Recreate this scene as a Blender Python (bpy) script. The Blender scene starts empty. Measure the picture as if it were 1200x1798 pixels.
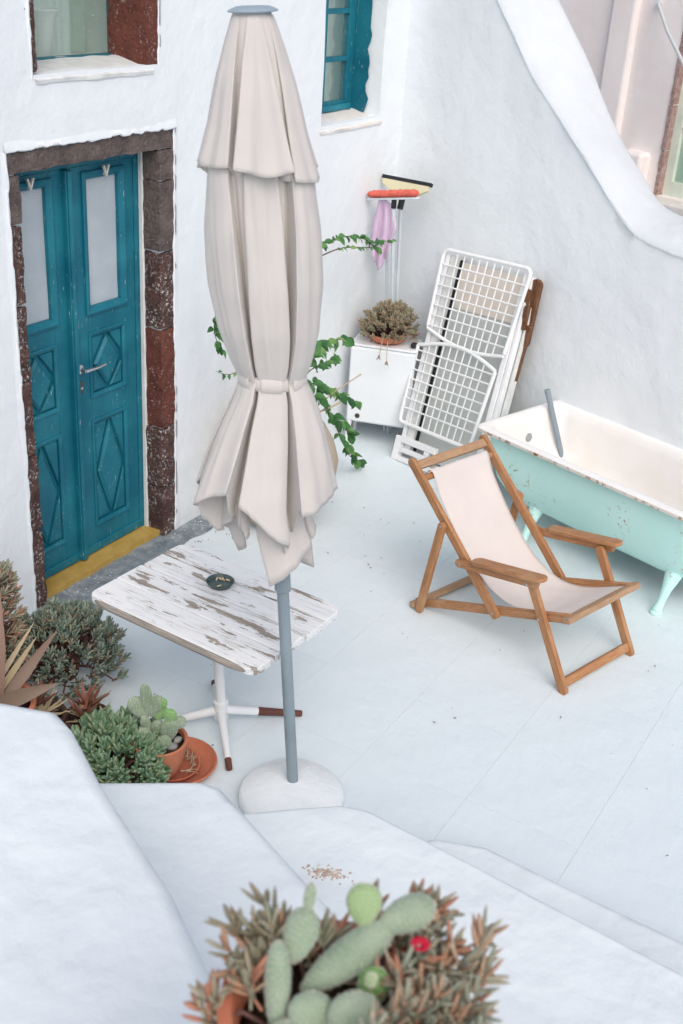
import bpy, bmesh, math, random
from mathutils import Vector, Matrix, noise, Quaternion
R = math.radians
random.seed(7)
scene = bpy.context.scene
col = scene.collection

# ------------------------------------------------------------------ camera
cam = bpy.data.cameras.new('camera')
camera = bpy.data.objects.new('camera', cam)
col.objects.link(camera)
cam.sensor_fit = 'VERTICAL'
cam.sensor_height = 36.0
cam.lens = 40.47
cam.clip_start = 0.05
cam.clip_end = 500
right = Vector((0.5208, -0.8515, 0.0608)); down = Vector((-0.3551, -0.2809, -0.8916)); fwd = Vector((0.7763, 0.4428, -0.4487))
camera.matrix_world = Matrix(((right.x, -down.x, -fwd.x, 0.0), (right.y, -down.y, -fwd.y, 0.0),
                              (right.z, -down.z, -fwd.z, 3.0), (0, 0, 0, 1)))
cam.dof.use_dof = True
cam.dof.focus_distance = 5.2
cam.dof.aperture_fstop = 4.5
scene.camera = camera

# ------------------------------------------------------------------ sky, sun, exposure
SUN_EL, SUN_AZ = 46.0, 224.0           # azimuth measured from +X towards +Y, direction the light comes from
world = bpy.data.worlds.new('World'); scene.world = world
world.use_nodes = True
wn = world.node_tree
sky = wn.nodes.new('ShaderNodeTexSky')
sky.sky_type = 'NISHITA'; sky.sun_disc = False
sky.sun_elevation = R(SUN_EL); sky.sun_rotation = R(90 - SUN_AZ)
sky.air_density = 0.7; sky.dust_density = 3.4; sky.ozone_density = 1.0
bg = wn.nodes['Background']
bg.inputs['Strength'].default_value = 0.15
wn.links.new(sky.outputs[0], bg.inputs[0])
sl = bpy.data.lights.new('sun', 'SUN'); sl.energy = 1.3; sl.angle = R(60); sl.color = (1.0, 0.985, 0.96)
so = bpy.data.objects.new('sun', sl); col.objects.link(so)
d = Vector((math.cos(R(SUN_AZ)) * math.cos(R(SUN_EL)), math.sin(R(SUN_AZ)) * math.cos(R(SUN_EL)), math.sin(R(SUN_EL))))
so.rotation_euler = d.to_track_quat('Z', 'Y').to_euler()
so.location = (0, -4, 8)
vs = scene.view_settings
vs.view_transform = 'Standard'; vs.look = 'None'; vs.gamma = 1.0; vs.exposure = 0.04
vs.use_curve_mapping = False
scene.cycles.max_bounces = 8; scene.cycles.diffuse_bounces = 5; scene.cycles.glossy_bounces = 3
scene.cycles.transparent_max_bounces = 8
scene.cycles.use_denoising = True

# ------------------------------------------------------------------ helpers
def lin(r, g, b, k=1.0):
    f = lambda c: (c / 12.92 if c <= 0.04045 else ((c + 0.055) / 1.055) ** 2.4)
    return (f(r / 255) * k, f(g / 255) * k, f(b / 255) * k, 1.0)

class G:
    """tiny node graph builder"""
    def __init__(s, name, rough=0.7, spec=0.3):
        s.m = bpy.data.materials.new(name); s.m.use_nodes = True
        s.t = s.m.node_tree; s.b = s.t.nodes['Principled BSDF']
        s.b.inputs['Roughness'].default_value = rough
        s.b.inputs['Specular IOR Level'].default_value = spec
        s.bump_prev = None
    def n(s, t, **k):
        x = s.t.nodes.new(t)
        for a, v in k.items(): setattr(x, a, v)
        return x
    def l(s, a, b): s.t.links.new(a, b)
    def coord(s, kind='Object', scale=(1, 1, 1), attr=None):
        if attr:
            a = s.n('ShaderNodeAttribute', attribute_name=attr); o = a.outputs['Vector']
        else:
            a = s.n('ShaderNodeTexCoord'); o = a.outputs[kind]
        mp = s.n('ShaderNodeMapping'); mp.inputs['Scale'].default_value = scale
        s.l(o, mp.inputs[0]); return mp.outputs[0]
    def noise(s, vec, scale, detail=4, rough=0.55, dist=0.0):
        x = s.n('ShaderNodeTexNoise'); x.inputs['Scale'].default_value = scale
        x.inputs['Detail'].default_value = detail; x.inputs['Roughness'].default_value = rough
        x.inputs['Distortion'].default_value = dist
        s.l(vec, x.inputs['Vector']); return x.outputs['Fac']
    def voro(s, vec, scale, feature='F1', out='Distance', rnd=1.0):
        x = s.n('ShaderNodeTexVoronoi', feature=feature); x.inputs['Scale'].default_value = scale
        x.inputs['Randomness'].default_value = rnd
        s.l(vec, x.inputs['Vector']); return x.outputs[out]
    def ramp(s, fac, stops, interp='LINEAR'):
        x = s.n('ShaderNodeValToRGB'); x.color_ramp.interpolation = interp
        e = x.color_ramp.elements
        while len(e) < len(stops): e.new(0.5)
        for i, (p, c) in enumerate(stops):
            e[i].position = p; e[i].color = c if not isinstance(c, (int, float)) else (c, c, c, 1)
        s.l(fac, x.inputs[0]); return x.outputs[0]
    def mix(s, fac, a, b, mode='MIX'):
        x = s.n('ShaderNodeMix', data_type='RGBA', blend_type=mode)
        for v, i in ((fac, 0), (a, 6), (b, 7)):
            if hasattr(v, 'links'): s.l(v, x.inputs[i])
            elif i == 0: x.inputs[0].default_value = v
            else: x.inputs[i].default_value = v if not isinstance(v, (int, float)) else (v, v, v, 1)
        return x.outputs[2]
    def math(s, op, a, b=None):
        x = s.n('ShaderNodeMath', operation=op)
        for i, v in enumerate((a, b)):
            if v is None: continue
            if hasattr(v, 'links'): s.l(v, x.inputs[i])
            else: x.inputs[i].default_value = v
        return x.outputs[0]
    def bump(s, h, strength=0.3, dist=0.01):
        x = s.n('ShaderNodeBump'); x.inputs['Strength'].default_value = strength; x.inputs['Distance'].default_value = dist
        s.l(h, x.inputs['Height'])
        if s.bump_prev: s.l(s.bump_prev, x.inputs['Normal'])
        s.bump_prev = x.outputs[0]; s.l(x.outputs[0], s.b.inputs['Normal'])
    def color(s, c):
        if hasattr(c, 'links'): s.l(c, s.b.inputs['Base Color'])
        else: s.b.inputs['Base Color'].default_value = c
    def rough(s, v): s.l(v, s.b.inputs['Roughness'])

MAT = {}
def plaster(name, c1, c2, bump=0.35, specks=True, coarse=7.0):
    g = G(name, 0.85, 0.15); v = g.coord()
    base = g.mix(g.ramp(g.noise(v, 1.7, 5), [(0.35, 0.0), (0.7, 1.0)]), c1, c2)
    if specks:
        w = g.noise(v, 38, 3, 0.7)
        s1 = g.ramp(w, [(0.735, 0.0), (0.77, 1.0)])
        z = g.ramp(g.noise(v, 2.1, 2), [(0.5, 0.0), (0.62, 1.0)])
        base = g.mix(g.math('MULTIPLY', g.math('MULTIPLY', s1, z), 0.55), base, lin(120, 125, 130))
    g.color(base)
    g.bump(g.noise(v, coarse, 3, 0.5), bump, 0.03 if coarse > 4.5 else 0.07)
    g.bump(g.noise(v, 60, 5, 0.6), bump * 0.7, 0.006)
    MAT[name] = g.m
plaster('plaster', lin(233, 238, 240), lin(227, 232, 235))
plaster('coping_plaster_dimmed', lin(214, 219, 222), lin(206, 211, 214), 0.5)  # wall plaster painted darker to tone down the strong sunlight on the coping
plaster('plaster_warm', lin(242, 236, 233), lin(234, 223, 217), 0.2, False)
plaster('step_paint', lin(226, 234, 236), lin(219, 227, 231), 0.45, True, 4)
def floor_mat():
    g = G('floor_paint', 0.62, 0.25); v = g.coord()
    base = g.mix(g.ramp(g.noise(v, 1.1, 6, 0.6), [(0.3, 0.0), (0.72, 1.0)]), lin(216, 227, 231), lin(223, 232, 235))
    # scuffs and dirt
    sc = g.noise(v, 22, 6, 0.75); z = g.ramp(g.noise(v, 0.9, 3), [(0.5, 0.0), (0.68, 1.0)])
    base = g.mix(g.math('MULTIPLY', g.math('MULTIPLY', g.ramp(sc, [(0.66, 0.0), (0.73, 1.0)]), z), 0.5), base, lin(150, 152, 150))
    base = g.mix(g.math('MULTIPLY', g.ramp(g.noise(v, 70, 2), [(0.77, 0.0), (0.8, 1.0)]), 0.6), base, lin(110, 110, 108))
    vb = g.coord(scale=(1.0, 9, 1)); bs_ = g.noise(vb, 5, 5, 0.65, 0.4)
    base = g.mix(g.math('MULTIPLY', g.ramp(bs_, [(0.42, 0.0), (0.66, 1.0)]), 0.22), base, lin(208, 218, 224))
    g.color(base)
    g.bump(g.noise(v, 4, 4), 0.35, 0.03); g.bump(bs_, 0.10, 0.006); g.bump(g.noise(v, 90, 4), 0.25, 0.003)
    MAT['floor_paint'] = g.m
floor_mat()
def concrete():
    g = G('raw_concrete', 0.85, 0.2); v = g.coord()
    base = g.mix(g.ramp(g.noise(v, 9, 7, 0.7), [(0.35, 0.0), (0.65, 1.0)]), lin(104, 116, 124), lin(158, 166, 170))
    sp = g.math('MULTIPLY', g.ramp(g.noise(v, 55, 5, 0.7), [(0.58, 0.0), (0.63, 1.0)]), g.ramp(g.noise(v, 5, 3), [(0.42, 0.0), (0.62, 1.0)]))
    g.color(g.mix(sp, base, lin(222, 228, 230)))
    g.bump(g.noise(v, 40, 6, 0.7), 0.6, 0.01); MAT['raw_concrete'] = g.m
concrete()
def stone():
    for nm, a, b, dens in (('lava_stone', lin(74, 56, 54), lin(112, 84, 76), 0.6), ('lava_grey', lin(92, 82, 80), lin(128, 116, 110), 0.68), ('lava_red', lin(104, 60, 52), lin(128, 78, 66), 0.64)):
        g = G(nm, 0.9, 0.25); v = g.coord()
        base = g.mix(g.ramp(g.noise(v, 11, 6, 0.65), [(0.35, 0.0), (0.68, 1.0)]), a, b)
        base = g.mix(g.ramp(g.noise(v, 70, 4, 0.7), [(0.55, 0.0), (0.75, 0.6)]), base, lin(48, 36, 38))
        sp = g.math('MULTIPLY', g.ramp(g.noise(v, 60, 6, 0.75), [(dens - 0.06, 0.0), (dens, 1.0)]), g.ramp(g.noise(v, 9, 3), [(0.4, 0.0), (0.6, 1.0)]))
        g.color(g.mix(sp, base, lin(222, 222, 220)))
        g.bump(g.noise(v, 45, 6, 0.7), 1.0, 0.02); g.bump(g.voro(v, 60), 0.5, 0.01)
        MAT[nm] = g.m
stone()
def pinkstone():
    g = G('pink_stone', 0.9, 0.2); v = g.coord()
    base = g.mix(g.ramp(g.noise(v, 30, 5, 0.65), [(0.35, 0.0), (0.68, 1.0)]), lin(150, 122, 116), lin(186, 162, 154))
    g.color(g.mix(g.ramp(g.noise(v, 90, 4, 0.7), [(0.58, 0.0), (0.64, 0.9)]), base, lin(84, 60, 58)))
    g.bump(g.noise(v, 60, 5), 0.6, 0.01); MAT['pink_stone'] = g.m
pinkstone()
def teal():
    g = G('teal_paint', 0.5, 0.35); v = g.coord(); vz = g.coord(scale=(9, 9, 1.2)); vx = g.coord(scale=(1.0, 9, 14))
    base = g.mix(g.ramp(g.noise(v, 5, 5), [(0.35, 0.0), (0.7, 1.0)]), lin(12, 98, 118), lin(32, 122, 138))
    w = g.math('MULTIPLY', g.ramp(g.noise(vz, 14, 6, 0.72), [(0.63, 0.0), (0.65, 1.0)]), g.ramp(g.noise(v, 4.5, 3), [(0.42, 0.0), (0.54, 1.0)]))
    w2 = g.math('MULTIPLY', g.ramp(g.noise(vx, 9, 5, 0.72), [(0.69, 0.0), (0.71, 1.0)]), g.ramp(g.noise(v, 3.3, 3), [(0.5, 0.0), (0.6, 1.0)]))
    base = g.mix(g.math('MULTIPLY', g.math('MAXIMUM', w, w2), 0.85), base, lin(196, 204, 200))
    g.color(base); g.bump(g.noise(vz, 30, 5, 0.6), 0.35, 0.003); g.bump(g.noise(v, 9, 4), 0.15, 0.008)
    MAT['teal_paint'] = g.m
teal()
def simple(name, c1, c2=None, rough=0.6, spec=0.3, ns=8, bump=0.1, bs=60, metal=0.0, dist=0.004):
    g = G(name, rough, spec); v = g.coord()
    g.b.inputs['Metallic'].default_value = metal
    g.color(g.mix(g.ramp(g.noise(v, ns, 5), [(0.35, 0.0), (0.68, 1.0)]), c1, c2) if c2 else c1)
    if bump: g.bump(g.noise(v, bs, 4), bump, dist)
    MAT[name] = g.m; return g
simple('yellow_paint', lin(178, 144, 72), lin(196, 164, 92), 0.6, 0.3, 14, 0.3, 40)
simple('dark_iron', lin(60, 54, 50), lin(86, 74, 66), 0.5, 0.4)
simple('chrome', lin(205, 208, 210), None, 0.25, 0.5, metal=0.9, bump=0)
simple('clip_white', lin(214, 212, 202), None, 0.4, 0.4, bump=0)
simple('umbrella_pole', lin(128, 143, 150), lin(142, 155, 161), 0.45, 0.35, 5, 0.05)
simple('base_paint', lin(236, 240, 241), lin(228, 233, 235), 0.8, 0.2, 9, 0.5, 45, dist=0.008)
simple('white_plastic', lin(235, 236, 236), lin(226, 228, 229), 0.4, 0.4, 6, 0.05)
simple('old_white_wood', lin(224, 226, 224), lin(206, 208, 204), 0.6, 0.3, 11, 0.3, 30)
simple('beige_board', lin(224, 214, 202), lin(213, 207, 198), 0.75, 0.2, 3, 0.15, 80)
simple('grey_board', lin(196, 200, 196), lin(186, 191, 188), 0.75, 0.2, 3, 0.1, 80)
simple('black_rubber', lin(32, 36, 40), lin(44, 48, 52), 0.6, 0.3)
simple('cream_plastic', lin(214, 210, 176), lin(206, 200, 164), 0.45, 0.4, 6, 0.05)
simple('coral_bristle', lin(232, 122, 104), lin(214, 96, 84), 0.8, 0.2, 60, 0.9, 160, dist=0.008)
simple('steel_tube', lin(206, 214, 218), lin(194, 203, 208), 0.35, 0.5, bump=0)
simple('lilac_cloth', lin(214, 192, 212), lin(203, 180, 203), 0.9, 0.1, 9, 0.3, 140)
simple('terracotta', lin(200, 128, 98), lin(180, 106, 80), 0.8, 0.2, 7, 0.25, 40)
simple('terracotta_dark', lin(164, 96, 72), lin(184, 112, 88), 0.8, 0.2, 12, 0.3, 40)
simple('jar_clay', lin(190, 168, 148), lin(172, 168, 158), 0.85, 0.2, 5, 0.4, 30)
simple('clay_dark', lin(96, 72, 62), lin(78, 58, 50), 0.9, 0.15, 12, 0.3, 40)
simple('soil', lin(52, 42, 36), lin(74, 60, 50), 0.95, 0.1, 30, 1.0, 60, dist=0.02)
simple('pebble', lin(158, 158, 152), lin(132, 134, 130), 0.8, 0.2, 30, 0.3, 50)
simple('pebble_white', lin(226, 228, 228), lin(212, 214, 214), 0.7, 0.2, 30, 0.2, 50)
simple('grey_pipe', lin(128, 142, 152), lin(138, 150, 158), 0.45, 0.4, bump=0)
simple('curtain', lin(214, 228, 222), lin(198, 214, 208), 0.9, 0.1, 4, 0.2, 150)
simple('vase_white', lin(232, 232, 226), lin(218, 220, 214), 0.5, 0.3, 4, 0.05)
simple('ash_glass', lin(44, 66, 64), lin(66, 86, 84), 0.3, 0.5, 30, 0.2, 60)
simple('butt_paper', lin(222, 206, 180), lin(196, 164, 122), 0.8, 0.2, 80, 0.1)
simple('mint_trim', lin(226, 230, 216), lin(208, 220, 204), 0.5, 0.3, 8, 0.1)
simple('pane_green', lin(150, 178, 162), lin(176, 198, 184), 0.15, 0.5, 3, 0)
simple('rod_paint', lin(206, 210, 208), None, 0.5, 0.3, bump=0)
simple('litter', lin(96, 84, 72), lin(140, 124, 104), 0.9, 0.1, 50, 0)
simple('twig', lin(88, 64, 62), lin(112, 84, 74), 0.85, 0.2, 20, 0.3)
simple('twig_pale', lin(196, 180, 156), lin(170, 150, 124), 0.85, 0.2, 20, 0.3)
def brown_wood():
    g = G('brown_wood', 0.7, 0.25); v = g.coord(scale=(6, 6, 1))
    base = g.mix(g.ramp(g.noise(v, 9, 6, 0.7), [(0.35, 0.0), (0.7, 1.0)]), lin(88, 58, 42), lin(132, 94, 68))
    g.color(g.mix(g.ramp(g.noise(v, 12, 6, 0.75), [(0.66, 0.0), (0.7, 1.0)]), base, lin(196, 182, 166)))
    g.bump(g.noise(v, 25, 5), 0.4, 0.004); MAT['brown_wood'] = g.m
brown_wood()
def teak():
    for nm, a, b, c in (('teak', lin(146, 98, 64), lin(190, 140, 96), lin(104, 66, 44)), ('teak_worn', lin(150, 116, 86), lin(184, 150, 118), lin(116, 90, 70))):
        g = G(nm, 0.5, 0.35); v = g.coord(attr='grain', scale=(1.2, 14, 14)); o = g.coord()
        base = g.mix(g.ramp(g.noise(v, 7, 6, 0.65, 0.6), [(0.3, 0.0), (0.7, 1.0)]), a, b)
        base = g.mix(g.ramp(g.noise(v, 16, 4, 0.6), [(0.56, 0.0), (0.74, 0.75)]), base, c)
        base = g.mix(g.ramp(g.noise(o, 6, 5, 0.7), [(0.5, 0.0), (0.75, 0.6)]), base, lin(196, 160, 122))
        # little chips of white paint
        w = g.math('MULTIPLY', g.ramp(g.noise(v, 11, 6, 0.75), [(0.68, 0.0), (0.7, 1.0)]), g.ramp(g.noise(o, 7, 2), [(0.54, 0.0), (0.62, 1.0)]))
        g.color(g.mix(g.math('MULTIPLY', w, 0.7), base, lin(222, 212, 200)))
        g.bump(g.noise(v, 20, 5), 0.25, 0.003); MAT[nm] = g.m
teak()
def table_paint():
    g = G('peeling_paint', 0.6, 0.3); v = g.coord(attr='grain', scale=(1.5, 7.5, 7.5)); v2 = g.coord(attr='grain', scale=(0.9, 26, 26)); o = g.coord(attr='grain')
    wood = g.mix(g.ramp(g.noise(v2, 9, 6, 0.7), [(0.35, 0.0), (0.66, 1.0)]), lin(120, 112, 104), lin(190, 178, 164))
    wood = g.mix(g.ramp(g.noise(v2, 22, 4, 0.6), [(0.6, 0.0), (0.72, 0.8)]), wood, lin(84, 92, 98))
    paint = g.mix(g.noise(o, 6, 5), lin(228, 231, 232), lin(238, 238, 236))
    paint = g.mix(g.ramp(g.noise(o, 9, 5), [(0.62, 0.0), (0.72, 0.6)]), paint, lin(206, 196, 184))
    p1 = g.noise(v, 2.6, 8, 0.66, 0.3)
    p2 = g.noise(v2, 7, 5, 0.7)
    chip = g.math('MAXIMUM', g.ramp(p1, [(0.572, 0.0), (0.578, 1.0)]), g.math('MULTIPLY', g.ramp(p2, [(0.60, 0.0), (0.615, 1.0)]), g.ramp(g.noise(v, 1.3, 3), [(0.5, 0.0), (0.58, 1.0)])))
    v3 = g.coord(attr='grain', scale=(0.35, 30, 30)); ck = g.noise(v3, 3.0, 4, 0.6)
    crack = g.math('MULTIPLY', g.ramp(ck, [(0.470, 0.0), (0.485, 1.0), (0.500, 0.0)]), g.ramp(g.noise(v, 2.2, 3), [(0.42, 0.0), (0.55, 0.9)]))
    g.color(g.mix(crack, g.mix(chip, paint, wood), lin(112, 116, 118)))
    hgt = g.math('SUBTRACT', 1.0, chip)
    g.bump(hgt, 0.7, 0.002); g.bump(g.noise(v2, 25, 5), 0.3, 0.003); MAT['peeling_paint'] = g.m
    g = G('bare_wood', 0.8, 0.2); v2 = g.coord(attr='grain', scale=(1.0, 24, 24))
    w = g.mix(g.ramp(g.noise(v2, 8, 6, 0.7), [(0.35, 0.0), (0.66, 1.0)]), lin(112, 108, 102), lin(178, 170, 158))
    w = g.mix(g.ramp(g.noise(v2, 5, 6, 0.75), [(0.62, 0.0), (0.66, 1.0)]), w, lin(222, 222, 218))
    g.color(w); g.bump(g.noise(v2, 20, 5), 0.5, 0.004); MAT['bare_wood'] = g.m
table_paint()
def rusty(name, c1, c2, rust, thr, rough=0.4, zone=(0.5, 0.62), sc=40):
    g = G(name, rough, 0.4); v = g.coord()
    base = g.mix(g.ramp(g.noise(v, 3, 4), [(0.35, 0.0), (0.7, 1.0)]), c1, c2)
    w = g.math('MULTIPLY', g.ramp(g.noise(v, sc, 6, 0.72), [(thr, 0.0), (thr + 0.03, 1.0)]), g.ramp(g.noise(v, 3.2, 3), [(zone[0], 0.0), (zone[1], 1.0)]))
    g.color(g.mix(w, base, g.mix(g.noise(v, 90, 3), rust, lin(92, 50, 30))))
    g.bump(g.math('ADD', g.noise(v, 12, 4), w), 0.15, 0.004); MAT[name] = g.m
rusty('mint_enamel', lin(196, 240, 232), lin(206, 243, 236), lin(182, 146, 92), 0.585, 0.42, (0.52, 0.62), 30)
rusty('white_enamel', lin(238, 236, 232), lin(232, 226, 218), lin(170, 120, 70), 0.78, 0.3)
rusty('rim_enamel', lin(238, 238, 236), lin(232, 230, 226), lin(150, 92, 46), 0.76, 0.3, (0.5, 0.6), 60)
rusty('lip_rust', lin(226, 222, 214), lin(220, 210, 196), lin(186, 118, 58), 0.53, 0.6, (0.38, 0.52), 24)
rusty('cabinet_enamel', lin(233, 237, 239), lin(226, 231, 234), lin(78, 128, 132), 0.71, 0.4, (0.5, 0.58), 26)
rusty('white_rust', lin(232, 234, 234), lin(222, 226, 228), lin(104, 62, 44), 0.64, 0.5, (0.45, 0.52), 30)
rusty('rust_heavy', lin(112, 70, 56), lin(88, 52, 44), lin(226, 224, 220), 0.66, 0.7, (0.5, 0.56), 26)
def fabric(name, c1, c2, weave=700):
    g = G(name, 0.92, 0.1); v = g.coord()
    g.b.inputs['Sheen Weight'].default_value = 0.15
    base = g.mix(g.ramp(g.noise(v, 4, 4), [(0.35, 0.0), (0.7, 1.0)]), c1, c2)
    w = g.noise(v, weave, 2)
    g.color(g.mix(g.math('MULTIPLY', g.ramp(w, [(0.4, 0.0), (0.6, 1.0)]), 0.18), base, lin(196, 190, 184)))
    g.bump(w, 0.25, 0.001); g.bump(g.noise(v, 26, 4, 0.6), 0.12, 0.006)
    tr = g.n('ShaderNodeBsdfTranslucent'); tr.inputs[0].default_value = c1
    mx = g.n('ShaderNodeMixShader'); mx.inputs[0].default_value = 0.22
    out = g.t.nodes['Material Output']
    g.l(g.b.outputs[0], mx.inputs[1]); g.l(tr.outputs[0], mx.inputs[2]); g.l(mx.outputs[0], out.inputs[0])
    MAT[name] = g.m
fabric('umbrella_cloth', lin(224, 219, 213), lin(214, 209, 204))
fabric('canvas', lin(240, 231, 225), lin(232, 224, 219))
def screen():
    g = G('door_screen', 0.75, 0.3); v = g.coord(scale=(1, 1, 1))
    wv = g.n('ShaderNodeTexWave', wave_type='BANDS', bands_direction='Z'); wv.inputs['Scale'].default_value = 26; wv.inputs['Distortion'].default_value = 0.5
    wv.inputs['Detail'].default_value = 2
    g.l(v, wv.inputs[0])
    wx = g.n('ShaderNodeTexWave', wave_type='BANDS', bands_direction='X'); wx.inputs['Scale'].default_value = 26; wx.inputs['Distortion'].default_value = 0.5
    g.l(v, wx.inputs[0])
    base = g.mix(g.ramp(g.noise(v, 3, 4), [(0.35, 0.0), (0.7, 1.0)]), lin(176, 186, 192), lin(200, 206, 210))
    m = g.math('MULTIPLY', wv.outputs['Fac'], 0.22)
    base = g.mix(m, base, lin(150, 160, 168)); base = g.mix(g.math('MULTIPLY', wx.outputs['Fac'], 0.15), base, lin(150, 160, 168))
    g.color(base); MAT['door_screen'] = g.m
screen()
def glass(name, tint, refl=0.14):
    g = G(name); out = g.t.nodes['Material Output']
    tr = g.n('ShaderNodeBsdfTransparent'); tr.inputs[0].default_value = tint
    gl = g.n('ShaderNodeBsdfGlossy'); gl.inputs['Roughness'].default_value = 0.08; gl.inputs['Color'].default_value = (0.9, 0.95, 0.95, 1)
    df = g.n('ShaderNodeBsdfDiffuse'); v = g.coord()
    df.inputs[0].default_value = lin(196, 214, 206)
    mx = g.n('ShaderNodeMixShader'); mx.inputs[0].default_value = refl
    dust = g.ramp(g.noise(v, 60, 3, 0.6), [(0.66, 0.06), (0.72, 0.7)])
    m2 = g.n('ShaderNodeMixShader'); g.l(dust, m2.inputs[0])
    g.l(tr.outputs[0], mx.inputs[1]); g.l(gl.outputs[0], mx.inputs[2])
    g.l(mx.outputs[0], m2.inputs[1]); g.l(df.outputs[0], m2.inputs[2]); g.l(m2.outputs[0], out.inputs[0])
    MAT[name] = g.m
glass('window_glass', (0.90, 0.95, 0.93, 1))
def foliage(name, stops, rough=0.5, spec=0.35, sss=0.25):
    g = G(name, rough, spec)
    gi = g.n('ShaderNodeNewGeometry'); oi = g.n('ShaderNodeObjectInfo')
    f = g.math('FRACT', g.math('ADD', gi.outputs['Random Per Island'], oi.outputs['Random']))
    v = g.coord()
    c = g.mix(0.25, g.ramp(f, stops), g.ramp(g.noise(v, 14, 3), stops))
    g.color(c); g.bump(g.noise(v, 120, 3), 0.15, 0.002)
    tr = g.n('ShaderNodeBsdfTranslucent'); g.l(c, tr.inputs[0])
    mx = g.n('ShaderNodeMixShader'); mx.inputs[0].default_value = sss
    g.l(g.b.outputs[0], mx.inputs[1]); g.l(tr.outputs[0], mx.inputs[2]); g.l(mx.outputs[0], g.t.nodes['Material Output'].inputs[0])
    MAT[name] = g.m
foliage('vine_leaf', [(0.0, lin(46, 92, 52)), (0.5, lin(72, 124, 68)), (0.85, lin(104, 152, 86)), (1.0, lin(140, 168, 96))], 0.4)
foliage('ice_plant_green', [(0.0, lin(98, 134, 98)), (0.5, lin(134, 166, 130)), (0.85, lin(168, 190, 158)), (1.0, lin(186, 182, 136))], 0.5)
foliage('ice_plant_dusky', [(0.0, lin(98, 120, 106)), (0.45, lin(138, 156, 140)), (0.75, lin(172, 182, 164)), (0.9, lin(176, 158, 130)), (1.0, lin(166, 112, 92))], 0.55)
foliage('ice_plant_red', [(0.0, lin(134, 142, 120)), (0.4, lin(170, 172, 150)), (0.65, lin(186, 172, 146)), (0.85, lin(196, 140, 110)), (1.0, lin(206, 126, 98))], 0.55)
foliage('ice_plant_dry', [(0.0, lin(128, 130, 108)), (0.4, lin(164, 162, 138)), (0.75, lin(176, 154, 126)), (1.0, lin(192, 146, 118))], 0.6)
foliage('ice_plant_mix', [(0.0, lin(150, 160, 140)), (0.4, lin(176, 182, 164)), (0.6, lin(206, 192, 166)), (0.85, lin(214, 160, 130)), (1.0, lin(176, 150, 124))], 0.55)
foliage('aloe_red', [(0.0, lin(112, 62, 50)), (0.4, lin(150, 92, 74)), (0.7, lin(150, 112, 100)), (1.0, lin(120, 110, 82))], 0.5, 0.35, 0.12)
foliage('dry_leaf', [(0.0, lin(172, 152, 118)), (0.5, lin(204, 188, 156)), (1.0, lin(150, 128, 104))], 0.8, 0.15, 0.15)
foliage('agave_leaf', [(0.0, lin(132, 98, 86)), (0.5, lin(140, 112, 98)), (1.0, lin(116, 108, 88))], 0.5, 0.35, 0.1)
simple('petal_red', lin(206, 40, 70), lin(190, 30, 60), 0.6, 0.2, bump=0)
simple('petal_yellow', lin(226, 170, 60), None, 0.6, 0.2, bump=0)
simple('petal_pink', lin(190, 40, 130), None, 0.6, 0.2, bump=0)
def cactus():
    for nm, a, b, sc in (('cactus_pad', lin(132, 154, 128), lin(160, 177, 153), 190), ('cactus_pad_young', lin(136, 170, 112), lin(154, 180, 130), 190), ('cactus_small', lin(118, 140, 112), lin(150, 166, 142), 130), ('cactus_small_young', lin(110, 164, 84), lin(134, 172, 108), 130)):
        g = G(nm, 0.65, 0.25); v = g.coord()
        base = g.mix(g.ramp(g.noise(v, 14, 4), [(0.35, 0.0), (0.68, 1.0)]), a, b)
        vd = g.voro(v, sc, rnd=0.35)
        dots = g.ramp(vd, [(0.12, 1.0), (0.42, 0.0)])
        g.color(g.mix(g.math('MULTIPLY', dots, 0.6), base, lin(214, 212, 184)))
        g.b.inputs['Sheen Weight'].default_value = 0.5
        g.bump(dots, 0.7, 0.003); MAT[nm] = g.m
cactus()
simple('spine', lin(236, 234, 214), None, 0.6, 0.3, bump=0)

ORG = {}
def tag(o, label=None, cat=None, group=None, kind=None):
    if label: o['label'] = label
    if cat: o['category'] = cat
    if group: o['group'] = group
    if kind: o['kind'] = kind
    return o
def thing(name, label, cat, loc=(0, 0, 0), group=None):
    o = bpy.data.objects.new(name, None); col.objects.link(o)
    o.empty_display_size = 0.1
    o.location = loc; ORG[o.name] = Vector(loc)
    return tag(o, label, cat, group)
def V(*a): return Vector(a)

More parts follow.
